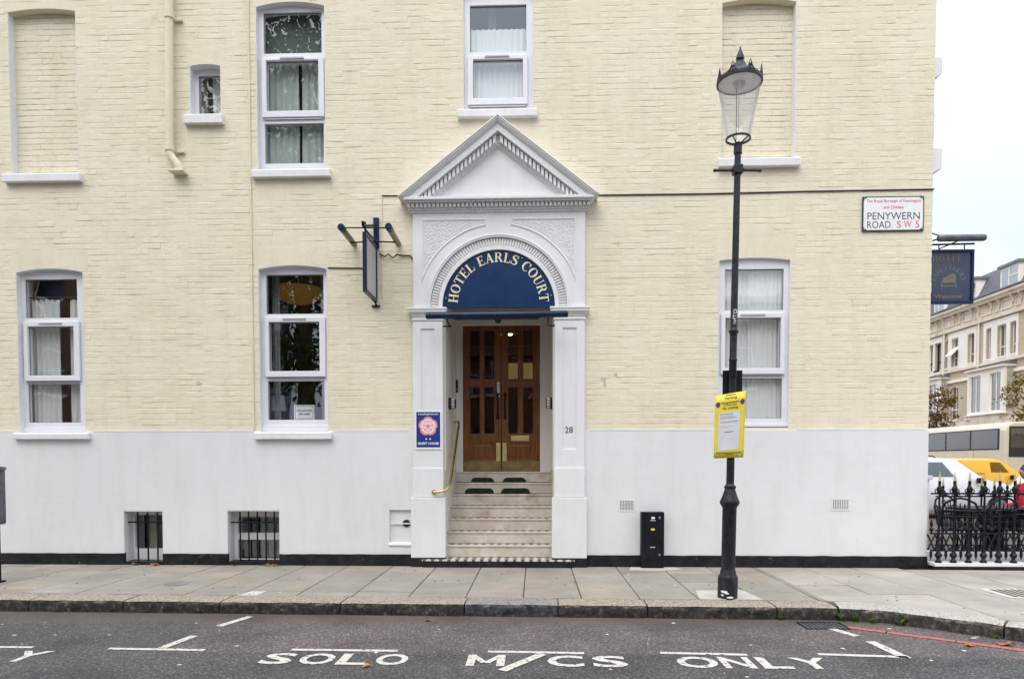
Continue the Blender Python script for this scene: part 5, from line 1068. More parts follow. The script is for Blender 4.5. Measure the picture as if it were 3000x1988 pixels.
# ================================================================== ROUND THE CORNER
# --- second hanging sign on the side elevation
h2 = thing('hanging_sign', (5.02, .35, 3.4), 'framed navy pictorial sign hanging beyond the building corner', 'sign')
MB().holes(5.13, 5.745, 3.432, 4.137, [(5.165, 5.71, 3.468, 4.10)], .325, .385).build('frame', M['navy_dark'], h2, bevel=.004)
M['navy_face'] = mat('sky_washed_navy_face', (0.03, 0.045, 0.085), 0.12, c2=(0.04, 0.055, 0.095), vs=4, spec=0.5)  # navy greyed and lightened in the base to hold a washed sky reflection
M['sign_gold'] = mat('dull_gold', (0.19, 0.155, 0.085), 0.4, c2=(0.15, 0.13, 0.08), vs=20); M['sign_grey'] = mat('dull_silver', (0.13, 0.145, 0.16), 0.4)  # letter colours set dull to go with the washed face
MB().box(5.164, 5.711, .345, .365, 3.467, 4.101).build('panel', M['navy_face'], h2)
x = 5.215
for c in 'HOTEL':
    w = glyph(c)[1]*.075; letter_obj(c, .075, x+w/2, 4.02, 0, .345, M['sign_gold'], h2, depth=.002); x += w+.018
wd = 'EARLS COURT'; ad = [.25 if c == ' ' else glyph(c)[1] for c in wd]; s_ = .062; tt = sum(ad)*s_+.014*(len(wd)-1); pos = 0
for c, a in zip(wd, ad):
    an = math.pi/2+1.38-2.76*((pos+a*s_/2)/tt); pos += a*s_+.014
    if c != ' ': letter_obj(c, s_, 5.425+.20*math.cos(an), 3.70+.20*math.sin(an), an-math.pi/2, .345, M['sign_grey'], h2, depth=.002)
MB().prism([(5.34, 3.70), (5.52, 3.71), (5.525, 3.79), (5.50, 3.83), (5.45, 3.82), (5.40, 3.785), (5.355, 3.775)], .343, .3455, 'xz').build('bed_emblem', M['sign_gold'], h2)
em = MB().box(5.335, 5.35, .343, .3455, 3.63, 3.71); em.box(5.515, 5.53, .343, .3455, 3.64, 3.709); em.box(5.3505, 5.5145, .3432, .3455, 3.66, 3.675); em.build('bed_emblem', M['sign_grey'], h2)
text_wall('Welcome', 5.245, 5.60, 3.505, 3.56, .343, 'lettering', M['sign_gold'], h2, bold=.015)
MB().tube([(5.012, .355, 4.205), (5.755, .355, 4.215)], .013, 8).build('arm', M['iron'], h2, smooth=True); MB().tube([(5.012, .355, 4.42), (5.38, .355, 4.30), (5.41, .355, 4.29)], .008, 6).build('stay', M['iron'], h2)
for x in (5.30, 5.63): MB().tube([(x, .355, 4.135), (x, .355, 4.215)], .008, 6).build('hanger', M['iron'], h2)
MB().tube([(5.20, .20, 4.242), (5.215, .20, 4.242), (5.78, .20, 4.244), (5.797, .20, 4.244)], [.035, .044, .044, .035], 18).build('lamp_tube', M['meter'], h2, smooth=True); MB().tube([(5.012, .35, 4.16), (5.15, .22, 4.22), (5.22, .20, 4.24)], .010, 6).build('lamp_bracket', M['iron'], h2); MB().tube([(5.30, .355, 4.15), (5.50, .22, 4.225)], .008, 6).build('lamp_bracket', M['iron'], h2)
# --- iron railings on a low plinth
M['tipgold'] = mat('gilded_tip', (0.60, 0.50, 0.26), 0.4, metal=0.4, c2=(0.5, 0.42, 0.22), vs=20)
def railing(x0, n, pitch, y, label, front=True, zb=.084):
    t = thing('iron_railing', (x0, y, zb), label, 'railing'); x1 = x0+pitch*(n-1)
    def prof(L): return [(r, zb+z) for r, z in L]
    bal = MB().lathe(prof([(.040, 0), (.040, .018), (.026, .030), (.020, .05), (.038, .080), (.044, .098), (.030, .118), (.022, .135), (.022, .150), (.0135, .165), (.0135, .64), (.024, .648), (.024, .662), (.0125, .672), (.0125, .875), (.020, .882), (.034, .905), (.036, .935), (.022, .965), (.013, .975), (.018, 1.0), (.016, 1.035)]), x0, y, 12).build('baluster', M['iron'], t, smooth=True)
    tip = MB().lathe(prof([(.017, 1.034), (.015, 1.06), (.006, 1.13), (.001, 1.165)]), x0, y, 8).build('spearhead', M['tipgold'], bal, smooth=True)
    sc_ = MB()
    for s in (-1, 1): sc_.tube([(x0+s*.02, y, zb+.885), (x0+s*.045, y, zb+.885), (x0+s*.058, y, zb+.905), (x0+s*.052, y, zb+.928), (x0+s*.036, y, zb+.932), (x0+s*.030, y, zb+.918)], .006, 6)
    sc_ = sc_.build('scroll', M['iron'], bal, smooth=True)
    for i in range(1, n):
        b = bal.copy(); col.objects.link(b); b.location.x += pitch*i
        for ch in (tip, sc_): c = ch.copy(); col.objects.link(c); c.parent = b
    for z, h in ((.875, .010), (.369, .009), (.152, .009)): MB().box(x0-pitch*.55, x1+pitch*.55, y-.014, y+.014, zb+z-h, zb+z+h).build('rail', M['iron'], t)
    if front:
        for i in range(n+1):
            xc = x0+pitch*(i-.5)
            for s in (-1, 1):
                for h in (0, 1):
                    if i == n and h: continue
                    xm = xc+h*pitch/2; MB().tube([(xm-s*pitch/4, y-.006*s, zb+.16), (xm+s*pitch/4, y-.006*s, zb+.362)], .0095, 6).build('lattice_bar', M['iron'], t)
            MB().lathe(prof([(.010, .378), (.012, .395), (.026, .410), (.028, .425), (.012, .445), (.010, .452), (.022, .475), (.016, .51), (.003, .555)]), xc, y, 8).build('dog_spike', M['iron'], t, smooth=True)
            MB().lathe(prof([(.003, .038), (.020, .095), (.014, .108), (.018, .12), (.014, .143)]), xc, y, 8).build('pendant', M['iron'], t, smooth=True)
    return t
railing(5.108, 13, .1862, -.10, 'black iron railing with gilt spearheads beside the white corner')
railing(6.06, 9, .1862, 1.45, 'lower iron railing standing behind the cafe chairs', front=False, zb=-.03)
rp = thing('railing_plinth', (6.2, 0, 0), 'low white plinth carrying the front railing', 'plinth')
MB().box(5.03, 7.55, -.150, .0, -.03, .042).build('footing', M['black'], rp, bevel=.004); MB().box(5.03, 7.55, -.165, .05, .0425, .083).build('coping', M['render'], rp, bevel=.005); MB().box(5.03, 7.55, .10, .22, -.02, .20).build('upstand', M['render'], rp, bevel=.006)
pw = thing('porch_pier', (5.2, 1.0, 0), 'short white pier standing behind the iron railing', 'pier')
MB().box(5.03, 5.72, 1.2, 1.42, 0, 1.10).build('shaft', M['render'], pw, bevel=.01); MB().box(5.02, 5.75, 1.17, 1.45, 1.10, 1.16).build('cap', M['render'], pw, bevel=.01)
# --- cafe chairs and table
def chair(x, y, rz, label):
    t = thing('cafe_chair', (0, 0, 0), label, 'chair')
    MB().box(-.21, .21, -.20, .20, .43, .46).build('seat', M['cabinet'], t, bevel=.012)
    for sx in (-1, 1):
        MB().tube([(sx*.19, -.18, .44), (sx*.21, -.20, 0)], .014, 8).build('leg', M['cabinet'], t); MB().tube([(sx*.19, .18, .44), (sx*.21, .22, 0)], .014, 8).build('leg', M['cabinet'], t)
        MB().tube([(sx*.22, -.16, .44), (sx*.24, -.16, .64), (sx*.24, .16, .66), (sx*.21, .20, .66)], .013, 8).build('armrest', M['cabinet'], t, smooth=True)
    MB().tube([(-.20, .19, .44), (-.21, .24, .70), (-.17, .26, .80), (-.08, .27, .855), (.0, .27, .87), (.08, .27, .855), (.17, .26, .80), (.21, .24, .70), (.20, .19, .44)], .015, 8).build('back_frame', M['cabinet'], t, smooth=True)
    for k in range(-3, 4): MB().tube([(k*.05, .20, .45), (k*.052, .255, .80-.008*k*k)], .008, 6).build('back_slat', M['cabinet'], t)
    for z in (.54, .62, .70): MB().tube([(-.20, .215+(z-.45)*.13, z), (.20, .215+(z-.45)*.13, z)], .009, 6).build('back_slat', M['cabinet'], t)
    t.location = (x, y, 0); t.rotation_euler.z = rz; OFF[t] = Vector((0, 0, 0)); return t
chair(5.86, .72, R(150), 'black slatted cafe chair nearest the white pier'); chair(6.32, .80, R(185), 'black slatted cafe chair between the two tables'); chair(6.66, .62, R(215), 'black slatted cafe chair beside the person in red')
chair(6.95, 1.02, R(265), 'black slatted cafe chair with the person in red sitting on it'); chair(6.12, 1.12, R(20), 'black slatted cafe chair turned towards the railing')
for x, lb_ in ((6.08, 'round black cafe table near the white pier'), (6.52, 'round black cafe table near the person in red')):
    t = thing('cafe_table', (x, .78, 0), lb_, 'table'); MB().lathe([(.30, .70), (.31, .715), (.30, .73)], x, .84, 24).build('table_top', M['cabinet'], t, smooth=True)
    MB().lathe([(.19, 0), (.17, .02), (.03, .04), (.025, .70)], x, .84, 14).build('pedestal', M['cabinet'], t, smooth=True)
# --- seated person
def skin_mesh(name, joints, edges, m, parent, sub=2):
    me = bpy.data.meshes.new(name); off = OFF[parent]; me.from_pydata([tuple(Vector(j[:3])-off) for j in joints], edges, []); o = bpy.data.objects.new(name, me); col.objects.link(o); o.parent = parent
    sk = o.modifiers.new('skin', 'SKIN'); sv = me.skin_vertices[0].data if me.skin_vertices else None
    if sv is None:
        bm = bmesh.new(); bm.from_mesh(me); bm.verts.layers.skin.verify(); bm.to_mesh(me); bm.free(); sv = me.skin_vertices[0].data
    for i, j in enumerate(joints): sv[i].radius = (j[3], j[3] if len(j) < 5 else j[4]); sv[i].use_root = (i == 0)
    ss = o.modifiers.new('sub', 'SUBSURF'); ss.levels = sub; ss.render_levels = sub; me.materials.append(m)
    return o
M['skin'] = mat('skin', (0.50, 0.30, 0.22), 0.5, c2=(0.54, 0.33, 0.25), vs=6); M['redtop'] = mat('red_knit', (0.55, 0.02, 0.05), 0.8, c2=(0.48, 0.015, 0.04), vs=30); M['denim'] = mat('dark_trousers', (0.02, 0.025, 0.04), 0.8); M['hair'] = mat('brown_hair', (0.09, 0.05, 0.03), 0.6, c2=(0.06, 0.03, 0.02), vs=20)
ps = thing('person', (6.93, 1.02, 0), 'person in a red top and dark trousers sitting on a cafe chair', 'person')
hx_, hy_ = 6.95, 1.02                       # sits facing -x
J = [(hx_+.02, hy_, .55, .13, .15), (hx_+.06, hy_, .72, .12, .15), (hx_+.08, hy_, .90, .13, .17), (hx_+.07, hy_, 1.00, .09, .13), (hx_+.06, hy_, 1.06, .05, .05), (hx_+.04, hy_, 1.12, .05, .05),
     (hx_+.06, hy_-.17, .97, .06, .06), (hx_+.03, hy_-.22, .74, .048, .048), (hx_-.20, hy_-.18, .70, .036, .036), (hx_+.06, hy_+.17, .97, .06, .06), (hx_+.03, hy_+.22, .74, .048, .048), (hx_-.20, hy_+.18, .70, .036, .036),
     (hx_-.02, hy_-.10, .53, .085, .085), (hx_-.42, hy_-.11, .50, .065, .065), (hx_-.44, hy_-.11, .10, .045, .045), (hx_-.02, hy_+.10, .53, .085, .085), (hx_-.42, hy_+.11, .50, .065, .065), (hx_-.44, hy_+.11, .10, .045, .045)]
skin_mesh('body', J, [(0, 1), (1, 2), (2, 3), (3, 4), (4, 5), (3, 6), (6, 7), (7, 8), (3, 9), (9, 10), (10, 11), (0, 12), (12, 13), (13, 14), (0, 15), (15, 16), (16, 17)], M['redtop'], ps)
skin_mesh('trousers', [(j[0], j[1], j[2], j[3]+.006, (j[4])+.006) for j in (J[0], J[12], J[13], J[14], J[15], J[16], J[17])], [(0, 1), (1, 2), (2, 3), (0, 4), (4, 5), (5, 6)], M['denim'], ps)
hd_ = MB(); Hc = Vector((hx_+.02, hy_, 1.215))
for j in range(11):
    a = math.pi*j/10
    for i in range(16):
        b = 2*math.pi*i/16; r = math.sin(a); x, y, z = .092*r*math.cos(b), .074*r*math.sin(b), .115*math.cos(a)
        if math.cos(b) < -.9 and -.035 < z < .02: x -= .018
        if z < -.05: x -= .012*(1 if math.cos(b) < 0 else -1)*.6; y *= .85
        hd_.v.append(tuple(Hc+Vector((x, y, z))))
for j in range(10):
    for i in range(16): hd_.f.append((j*16+i, j*16+(i+1) % 16, (j+1)*16+(i+1) % 16, (j+1)*16+i))
hd_.build('head', M['skin'], ps, smooth=True)
hr_ = MB()
for j in range(8):
    a = math.pi*.62*j/7
    for i in range(16):
        b = 2*math.pi*i/16; cut = .75 if math.cos(b) < -.4 else 1.0; aa = a*cut; r = math.sin(aa); hr_.v.append(tuple(Hc+Vector((.102*r*math.cos(b)+.008, .086*r*math.sin(b), .127*math.cos(aa)))))
for j in range(7):
    for i in range(16): hr_.f.append((j*16+i, j*16+(i+1) % 16, (j+1)*16+(i+1) % 16, (j+1)*16+i))
hr_.build('hair', M['hair'], ps, smooth=True)
for s in (-1, 1):
    b0 = Vector((hx_-.22, hy_+s*.18, .70)); hj = [(b0.x, b0.y, b0.z, .026, .018), (b0.x-.07, b0.y-s*.01, b0.z-.005, .030, .016)]; he = [(0, 1)]
    for k in range(4): q0 = len(hj); o_ = (k-1.5)*.018; L = (.062, .075, .070, .055)[k]; hj += [(b0.x-.085, b0.y-s*.01+o_, b0.z-.006, .0085), (b0.x-.085-L*.55, b0.y-s*.01+o_*1.1, b0.z-.012, .008), (b0.x-.085-L, b0.y-s*.01+o_*1.1, b0.z-.034, .0068)]; he += [(1, q0), (q0, q0+1), (q0+1, q0+2)]
    q0 = len(hj); hj += [(b0.x-.02, b0.y-s*.035, b0.z, .0095), (b0.x-.06, b0.y-s*.055, b0.z-.012, .008)]; he += [(0, q0), (q0, q0+1)]
    skin_mesh('hand', hj, he, M['skin'], ps, 1)
    MB().box(hx_-.58, hx_-.36, hy_+s*.11-.045, hy_+s*.11+.045, .0, .09).build('shoe', M['cabinet'], ps, bevel=.03)
# --- vehicles in the side road (all parked parallel to it)
def vehicle(name, label, cat, loc, w, st, paint, wheels, wins, zg=ROADZ, wr=.31):
    # built nose to -y, then turned so that it points along +x; st: (distance from the nose, roof z, shoulder z, roof inset)
    t = thing(name, (0, 0, zg), label, cat); b = MB(); rings = []; x0 = -w/2
    for d, zt, zs, ins in st:
        pts = [(x0+.08, zg+.22), (x0, zg+.36), (x0, zs*.55+(zg+.36)*.45), (x0+.015, zs), (x0+ins, zt-.05), (x0+ins+.10, zt), (x0+w-ins-.10, zt), (x0+w-ins, zt-.05), (x0+w-.015, zs), (x0+w, zs*.55+(zg+.36)*.45), (x0+w, zg+.36), (x0+w-.08, zg+.22)]
        rings.append(len(b.v)); b.v += [(p[0], d, p[1]) for p in pts]
    k = 12
    for a, c in zip(rings, rings[1:]):
        for j in range(k): b.f.append((a+j, a+(j+1) % k, c+(j+1) % k, c+j))
    b.f += [tuple(reversed(range(k))), tuple(range(rings[-1], rings[-1]+k))]
    b.build('body', paint, t, smooth=True)
    for d in wheels:
        for s, xx in ((0, x0-.012), (1, x0+w-.19)):
            wl = MB().tube([(xx, d, zg+wr), (xx+.2, d, zg+wr)], wr, 22).build('wheel', M['inkdark'], t, smooth=True); MB().tube([(xx-.004 if s == 0 else xx+.2, d, zg+wr), (xx if s == 0 else xx+.204, d, zg+wr)], wr*.62, 18).build('rim', M['steel'], wl)
    for nm, pts, mm in wins:
        for s in ((1,) if nm == 'windscreen' else (1, -1)):
            m = MB(); m.poly([(s*p[0], p[1], p[2]) for p in pts]); m.build(nm, M[mm], t, weld=False)
    for s in (-1, 1):
        MB().box(s*(w/2-.30)-.12, s*(w/2-.30)+.12, -.012, .06, zg+.62, zg+.74).build('headlight', M['frost'], t, bevel=.02); MB().box(s*(w/2+.09)-.07, s*(w/2+.09)+.07, 1.35, 1.47, .80, .94).build('mirror', M['cabinet'], t, bevel=.03)
    for xx in (0,): MB().box(-.3, .3, -.012, .02, zg+.42, zg+.58).build('grille', M['inkdark'], t)
    t.location = (loc[0], loc[1], zg); t.rotation_euler.z = R(90); return t
M['whitecar'] = mat('white_car_paint', (0.72, 0.73, 0.75), 0.2, c2=(0.70, 0.71, 0.73), vs=2, coat=0.6); M['yellowvan'] = mat('yellow_van_paint', (0.80, 0.42, 0.01), 0.25, c2=(0.76, 0.39, 0.01), vs=2, coat=0.5); M['coachcream'] = mat('cream_coach_paint', (0.62, 0.54, 0.40), 0.3, c2=(0.58, 0.50, 0.37), vs=2, coat=0.4)
def sidew(w, ins, zs, zt, a, b, c, d):       # window on the body side between shoulder and roof
    f = lambda z: -w/2+.015+(ins-.015)*(z-zs)/(zt-.05-zs)-.006
    return [(f(p[1]), p[0], p[1]) for p in (a, b, c, d)]
v1 = vehicle('parked_car', 'white people carrier seen side-on beyond the iron railing', 'car', (12.75, 9.9), 1.80, [(0, .52, .45, .05), (.08, .66, .58, .05), (.9, .84, .78, .06), (1.15, .92, .84, .08), (1.78, 1.40, .86, .20), (2.3, 1.46, .87, .22), (3.6, 1.46, .87, .22), (4.3, 1.38, .86, .22), (4.45, 1.0, .8, .1), (4.5, .6, .5, .05)], M['whitecar'], (.85, 3.6),
    [('windscreen', [(-.68, 1.20, .985), (.68, 1.20, .985), (.60, 1.72, 1.375), (-.60, 1.72, 1.375)], 'carglass'), ('side_window', sidew(1.8, .22, .87, 1.46, (1.95, .96), (2.85, .96), (2.85, 1.34), (2.2, 1.34)), 'carglass'), ('side_window', sidew(1.8, .22, .87, 1.46, (2.93, .96), (4.1, .96), (4.0, 1.32), (2.93, 1.34)), 'carglass')])
for x in (-.58, .58): MB().tube([(x, 2.3, 1.465), (x, 2.4, 1.505), (x, 3.5, 1.50), (x, 3.6, 1.455)], .015, 6).build('roof_rail', M['cabinet'], v1)
v2 = vehicle('parked_van', 'yellow panel van seen side-on between the white cars and the coach', 'van', (15.95, 13.4), 1.85, [(0, .55, .5, .05), (.1, .75, .65, .05), (.85, .95, .85, .06), (1.1, 1.03, .9, .08), (1.60, 1.40, .95, .12), (1.9, 1.45, 1.0, .12), (4.2, 1.46, 1.0, .12), (4.6, 1.42, .95, .12), (4.65, .6, .5, .06)], M['yellowvan'], (.85, 3.7),
    [('windscreen', [(-.72, 1.14, 1.06), (.72, 1.14, 1.06), (.68, 1.57, 1.375), (-.68, 1.57, 1.375)], 'carglass'), ('side_window', sidew(1.85, .12, 1.0, 1.45, (1.45, 1.02), (2.0, 1.02), (2.0, 1.33), (1.68, 1.33)), 'carglass')])
MB().box(-.935, -.930, 2.2, 4.5, .98, 1.0).build('side_moulding', M['brass_dull'], v2)
v3 = vehicle('parked_car', 'low white saloon in front of the yellow van', 'car', (15.6, 6.9), 1.75, [(0, .5, .42, .05), (.1, .62, .55, .05), (1.0, .80, .74, .06), (1.3, .86, .78, .08), (1.95, 1.16, .8, .22), (2.6, 1.235, .8, .24), (3.8, 1.22, .8, .24), (4.15, 1.08, .79, .16), (4.28, .92, .78, .1), (4.36, .5, .45, .05)], M['whitecar'], (.8, 3.6),
    [('windscreen', [(-.62, 1.36, .90), (.62, 1.36, .90), (.55, 1.92, 1.145), (-.55, 1.92, 1.145)], 'carglass'), ('side_window', sidew(1.75, .24, .8, 1.235, (1.95, .88), (3.9, .88), (3.7, 1.12), (2.2, 1.12)), 'carglass')])
# coach
ch_ = thing('coach', (22.2, 22.4, ROADZ), 'cream coach with dark side windows parked across the side road', 'coach')
cx0, cx1, cy0, cy1 = 21.0, 23.5, 22.4, 34.0
MB().prism([(cx0, .2), (cx0, 2.75), (cx0+.12, 3.02), (cx0+.35, 3.13), (cx1-.35, 3.13), (cx1-.12, 3.02), (cx1, 2.75), (cx1, .2)], cy0, cy1, 'xz').build('body', M['coachcream'], ch_, bevel=.08)
MB().box(cx0-.012, cx0-.002, cy0+.38, cy1-.5, 1.88, 2.84).build('window_surround', M['inkdark'], ch_)
for k in range(5):
    a = cy0+.45+1.98*k+.04; MB().box(cx0-.02, cx0-.013, a, a+1.86, 1.93, 2.79).build('side_window', M['carglass'], ch_, bevel=.003); MB().box(cx0+.02, cx0+.03, a, a+1.86, 1.9, 2.8) if False else None
MB().box(cx0+.16, cx1-.16, cy0-.02, cy0-.004, 1.55, 2.92).build('windscreen_surround', M['inkdark'], ch_, bevel=.01); MB().box(cx0+.22, cx1-.22, cy0-.032, cy0-.021, 1.95, 2.84).build('windscreen', M['carglass'], ch_, bevel=.003)
for y in (cy0+2.4, cy1-2.6): MB().tube([(cx0-.02, y, ROADZ+.48), (cx0+.28, y, ROADZ+.48)], .48, 24).build('wheel', M['inkdark'], ch_, smooth=True)
MB().box(cx0-.006, cx0-.001, cy0+2.2, cy0+2.215, .5, 1.86).build('panel_joint', M['brass_dull'], ch_)
# --- terrace across the side road
M['stone'] = mat('cream_stucco_terrace', (0.66, 0.58, 0.46), 0.8, c2=(0.74, 0.67, 0.56), vs=0.8, c3=(0.34, 0.28, 0.21), s3=1.4, lo3=0.6, hi3=0.8); M['stonewhite'] = mat('white_stucco_terrace', (0.80, 0.75, 0.68), 0.7, c2=(0.83, 0.79, 0.74), vs=0.8)
M['stock'] = mat('yellow_stock_brick', (0.46, 0.38, 0.27), 0.9, c2=(0.54, 0.46, 0.34), vs=6); M['slate'] = mat('slate_roof', (0.085, 0.09, 0.105), 0.6, c2=(0.13, 0.135, 0.15), vs=5); M['lead'] = mat('lead_sheet', (0.13, 0.14, 0.16), 0.5, c2=(0.18, 0.19, 0.21), vs=3)
XT = 30.0; ta_, tb_ = 7.0, 58.0
MB().box(27.3, XT, 5.0, 60.0, -.3, -.002).build('far_pavement', M['slab_pale'], pave)
te = thing('terrace', (XT, ta_, 0), 'tall cream stucco terrace with mansard dormers across the side road', 'terrace')
win2 = [(44.6, 43.84), (43.65, 42.98), (41.6, 40.8), (39.78, 39.04), (37.83, 37.33), (36.75, 35.88), (35.54, 34.99)]; win1 = [(41.75, 40.8), (39.83, 39.0)]; bayw = [(38.38, 37.22), (36.34, 35.28)]
W2_ = win2+[(a+6.9, b+6.9) for a, b in win2[2:]]+[(33.0-k, 32.2-k) for k in (0, 6.9, 13.8, 20.7)]+[(31.2-k, 30.4-k) for k in (0, 6.9, 13.8, 20.7)]+[(a-k, b-k) for k in (6.9+1.8, 13.8+1.8, 20.7+1.8) for a, b in win2[5:6]]; W1_ = win1+[(a+6.9, b+6.9) for a, b in win1]+[(33.2-k, 32.3-k) for k in (0, 6.9, 13.8, 20.7)]+[(31.3-k, 30.4-k) for k in (0, 6.9, 13.8, 20.7)]
hs = [(b, a, 8.10, 10.12) for a, b in W2_]+[(b, a, 4.30, 6.65) for a, b in W1_]
def facade(y0_, y1_, z0_, z1_, holes, xf, xb, name, m, bevel=0):
    b = MB().holes(y0_, y1_, z0_, z1_, holes, xf, xb); b.v = [(v[1], v[0], v[2]) for v in b.v]; return b.build(name, M[m], te, bevel=bevel)
facade(ta_, tb_, -.15, 12.0, hs, XT, XT+.35, 'wall', 'stock'); MB().box(XT+.5, XT+9, ta_, tb_, -.1, 12.0).build('rooms', M['room'], te)
for a, b in W2_+W1_:
    z0, z1 = (8.10, 10.12) if (a, b) in W2_ else (4.30, 6.65)
    wf = facade(b, a, z0, z1, [(b+.06, (a+b)/2-.02, z0+.06, z0+(z1-z0)*.30), ((a+b)/2+.02, a-.06, z0+.06, z0+(z1-z0)*.30), (b+.06, (a+b)/2-.02, z0+(z1-z0)*.33, z1-.06), ((a+b)/2+.02, a-.06, z0+(z1-z0)*.33, z1-.06)] if a-b > .8 else [(b+.06, a-.06, z0+.06, z0+(z1-z0)*.30), (b+.06, a-.06, z0+(z1-z0)*.33, z1-.06)], XT+.16, XT+.22, 'window', 'stonewhite')
    MB().box(XT+.19, XT+.2, b+.05, a-.05, z0+.05, z1-.05).build('pane', M['farglass'], wf); MB().box(XT-.10, XT+.16, b-.06, a+.06, z0-.10, z0-.001).build('sill', M['stonewhite'], wf)
    MB().prism([(a+.0, z1-.001), (b, z1-.001), (b, z1-.10)]+[(b+(a-b)*k/8, z1-.10+.10*math.sin(math.pi*k/8)) for k in range(1, 8)]+[(a, z1-.10)], XT-.004, XT+.15, 'yz').build('arch_head', M['stonewhite'], wf)
for a, b in ((44.9, 42.7), (42.0, 38.8), (38.1, 34.8), (51.8, 49.6), (48.7, 45.7), (33.3, 30.1), (26.4, 23.2), (19.5, 16.3), (12.6, 9.4)):           # white rendered surrounds of the upper windows
    hh = [h for h in hs if h[0] > b and h[1] < a and h[2] > 8]
    facade(b, a, 7.9, 10.55, hh, XT-.06, XT-.001, 'window_surround', 'stonewhite', .01)
MB().box(XT-.16, XT+.1, ta_, tb_, 7.72, 7.88).build('string_course', M['stone'], te); MB().box(XT-.14, XT-.001, ta_, tb_, 6.95, 7.15).build('string_course', M['stonewhite'], te)
MB().box(XT-.02, XT-.001, ta_, tb_, 3.0, 4.15).build('lower_render', M['stone'], te)
MB().box(XT-.20, XT+.2, ta_, tb_, 10.62, 10.85).build('string_course', M['stone'], te); fz = MB().box(XT-.10, XT+.2, ta_, tb_, 10.851, 11.75).build('frieze', M['stone'], te)
y = ta_+.2; i = 0
while y < tb_-1.2:
    L = 1.05 if i % 2 == 0 else .55
    b = MB().holes(y, y+L, 10.98, 11.62, [(y+.09, y+L-.09, 11.07, 11.53)], XT-.17, XT-.101); b.v = [(v[1], v[0], v[2]) for v in b.v]; b.build('frieze_panel', M['stone'], fz, bevel=.01)
    MB().prism([(XT-.5, 11.74), (XT-.10, 11.74), (XT-.10, 11.25), (XT-.2, 11.3), (XT-.28, 11.55)], y+L+.04, y+L+.16, 'xz').build('bracket', M['stone'], fz); y += L+.2; i += 1
co = MB().prism([(XT+.2, 11.751), (XT-.42, 11.751), (XT-.46, 11.86), (XT-.60, 11.95), (XT-.62, 12.10), (XT+.2, 12.16)], ta_, tb_, 'xz').build('cornice', M['stone'], te); MB().box(XT-.66, XT+.2, ta_, tb_, 12.161, 12.26).build('gutter', M['lead'], te)
rf = MB().prism([(XT+.25, 12.2), (XT+1.25, 14.3), (XT+5, 15.0), (XT+9, 14.3), (XT+9, 12.2)], ta_, tb_, 'xz').build('mansard_roof', M['slate'], te)
for a in (43.2, 39.57, 35.4, 46.9, 50.5, 31.6, 28.0, 24.5, 21.0, 17.5, 14.0, 10.5):
    w = 1.35 if a != 35.4 else 1.75
    dm_ = MB().box(XT+.35, XT+2.2, a, a+w, 12.35, 13.85).build('dormer', M['stonewhite'], rf); MB().box(XT+.2, XT+2.4, a-.12, a+w+.12, 13.851, 14.02).build('dormer_roof', M['lead'], dm_)
    MB().box(XT+.33, XT+.348, a+.14, a+w-.14, 12.5, 13.7).build('pane', M['farglass'], dm_); MB().box(XT+.30, XT+.329, a+w/2-.04, a+w/2+.04, 12.45, 13.75).build('mullion', M['stonewhite'], dm_); MB().box(XT+.30, XT+.329, a+.1, a+w/2-.041, 13.15, 13.22).build('mullion', M['stonewhite'], dm_)
pn = MB(); pn.poly([(XT+.30, 39.7, 13.70), (XT+.30, 40.8, 13.70), (XT-.15, 40.8, 13.25), (XT-.15, 39.7, 13.25)]); o = pn.build('open_sash', M['stonewhite'], te, weld=False); o.modifiers.new('t', 'SOLIDIFY').thickness = .04
pn = MB(); pn.poly([(XT+.10, 40.82, 9.5), (XT+.10, 41.58, 9.5), (XT-.55, 41.58, 8.85), (XT-.55, 40.82, 8.85)]); o = pn.build('open_sash', M['stonewhite'], te, weld=False); o.modifiers.new('t', 'SOLIDIFY').thickness = .04
for off in (0, 6.9, -13.8, -20.7):                                                                                # canted bays
    by0, by1 = 34.75+off, 38.9+off
    bp2 = [(XT, by0), (XT-.75, by0+.75), (XT-.75, by1-.75), (XT, by1)]
    MB().prism([(x, y) for x, y in bp2], 3.0, 4.36, 'xy').build('bay', M['stone'], te)
    hb = [(b+off, a+off, 4.55, 6.98) for a, b in bayw]
    b = MB().holes(by0+.3, by1-.3, 4.42, 7.3, hb, XT-.74, XT-.5); b.v = [(v[1], v[0], v[2]) for v in b.v]; b.build('bay', M['stonewhite'], te, bevel=.01); MB().box(XT-.49, XT+.1, by0+.3, by1-.3, 4.42, 7.3).build('bay', M['room'], te)
    for h in hb:
        b = MB().holes(h[0], h[1], h[2], h[3], [(h[0]+.06, (h[0]+h[1])/2-.03, h[2]+.06, h[3]-.06), ((h[0]+h[1])/2+.03, h[1]-.06, h[2]+.06, h[3]-.06)], XT-.64, XT-.58); b.v = [(v[1], v[0], v[2]) for v in b.v]; bw = b.build('window', M['stonewhite'], te); MB().box(XT-.61, XT-.60, h[0]+.05, h[1]-.05, h[2]+.05, h[3]-.05).build('pane', M['farglass'], bw)
    MB().box(XT-.85, XT-.1, by0+.2, by1-.2, 4.365, 4.418).build('sill', M['stonewhite'], te); MB().box(XT-.9, XT+.05, by0+.2, by1-.2, 7.301, 7.42).build('cornice', M['stone'], te); MB().prism([(XT-.85, 7.421), (XT+.05, 7.421), (XT+.05, 7.71)], by0+.2, by1-.2, 'xz').build('bay_roof', M['lead'], te)
for y in (42.4, 38.5, 45.5): MB().tube([(XT-.12, y, 0), (XT-.12, y, 11.0)], .06, 8).build('downpipe', M['stonewhite'], te)
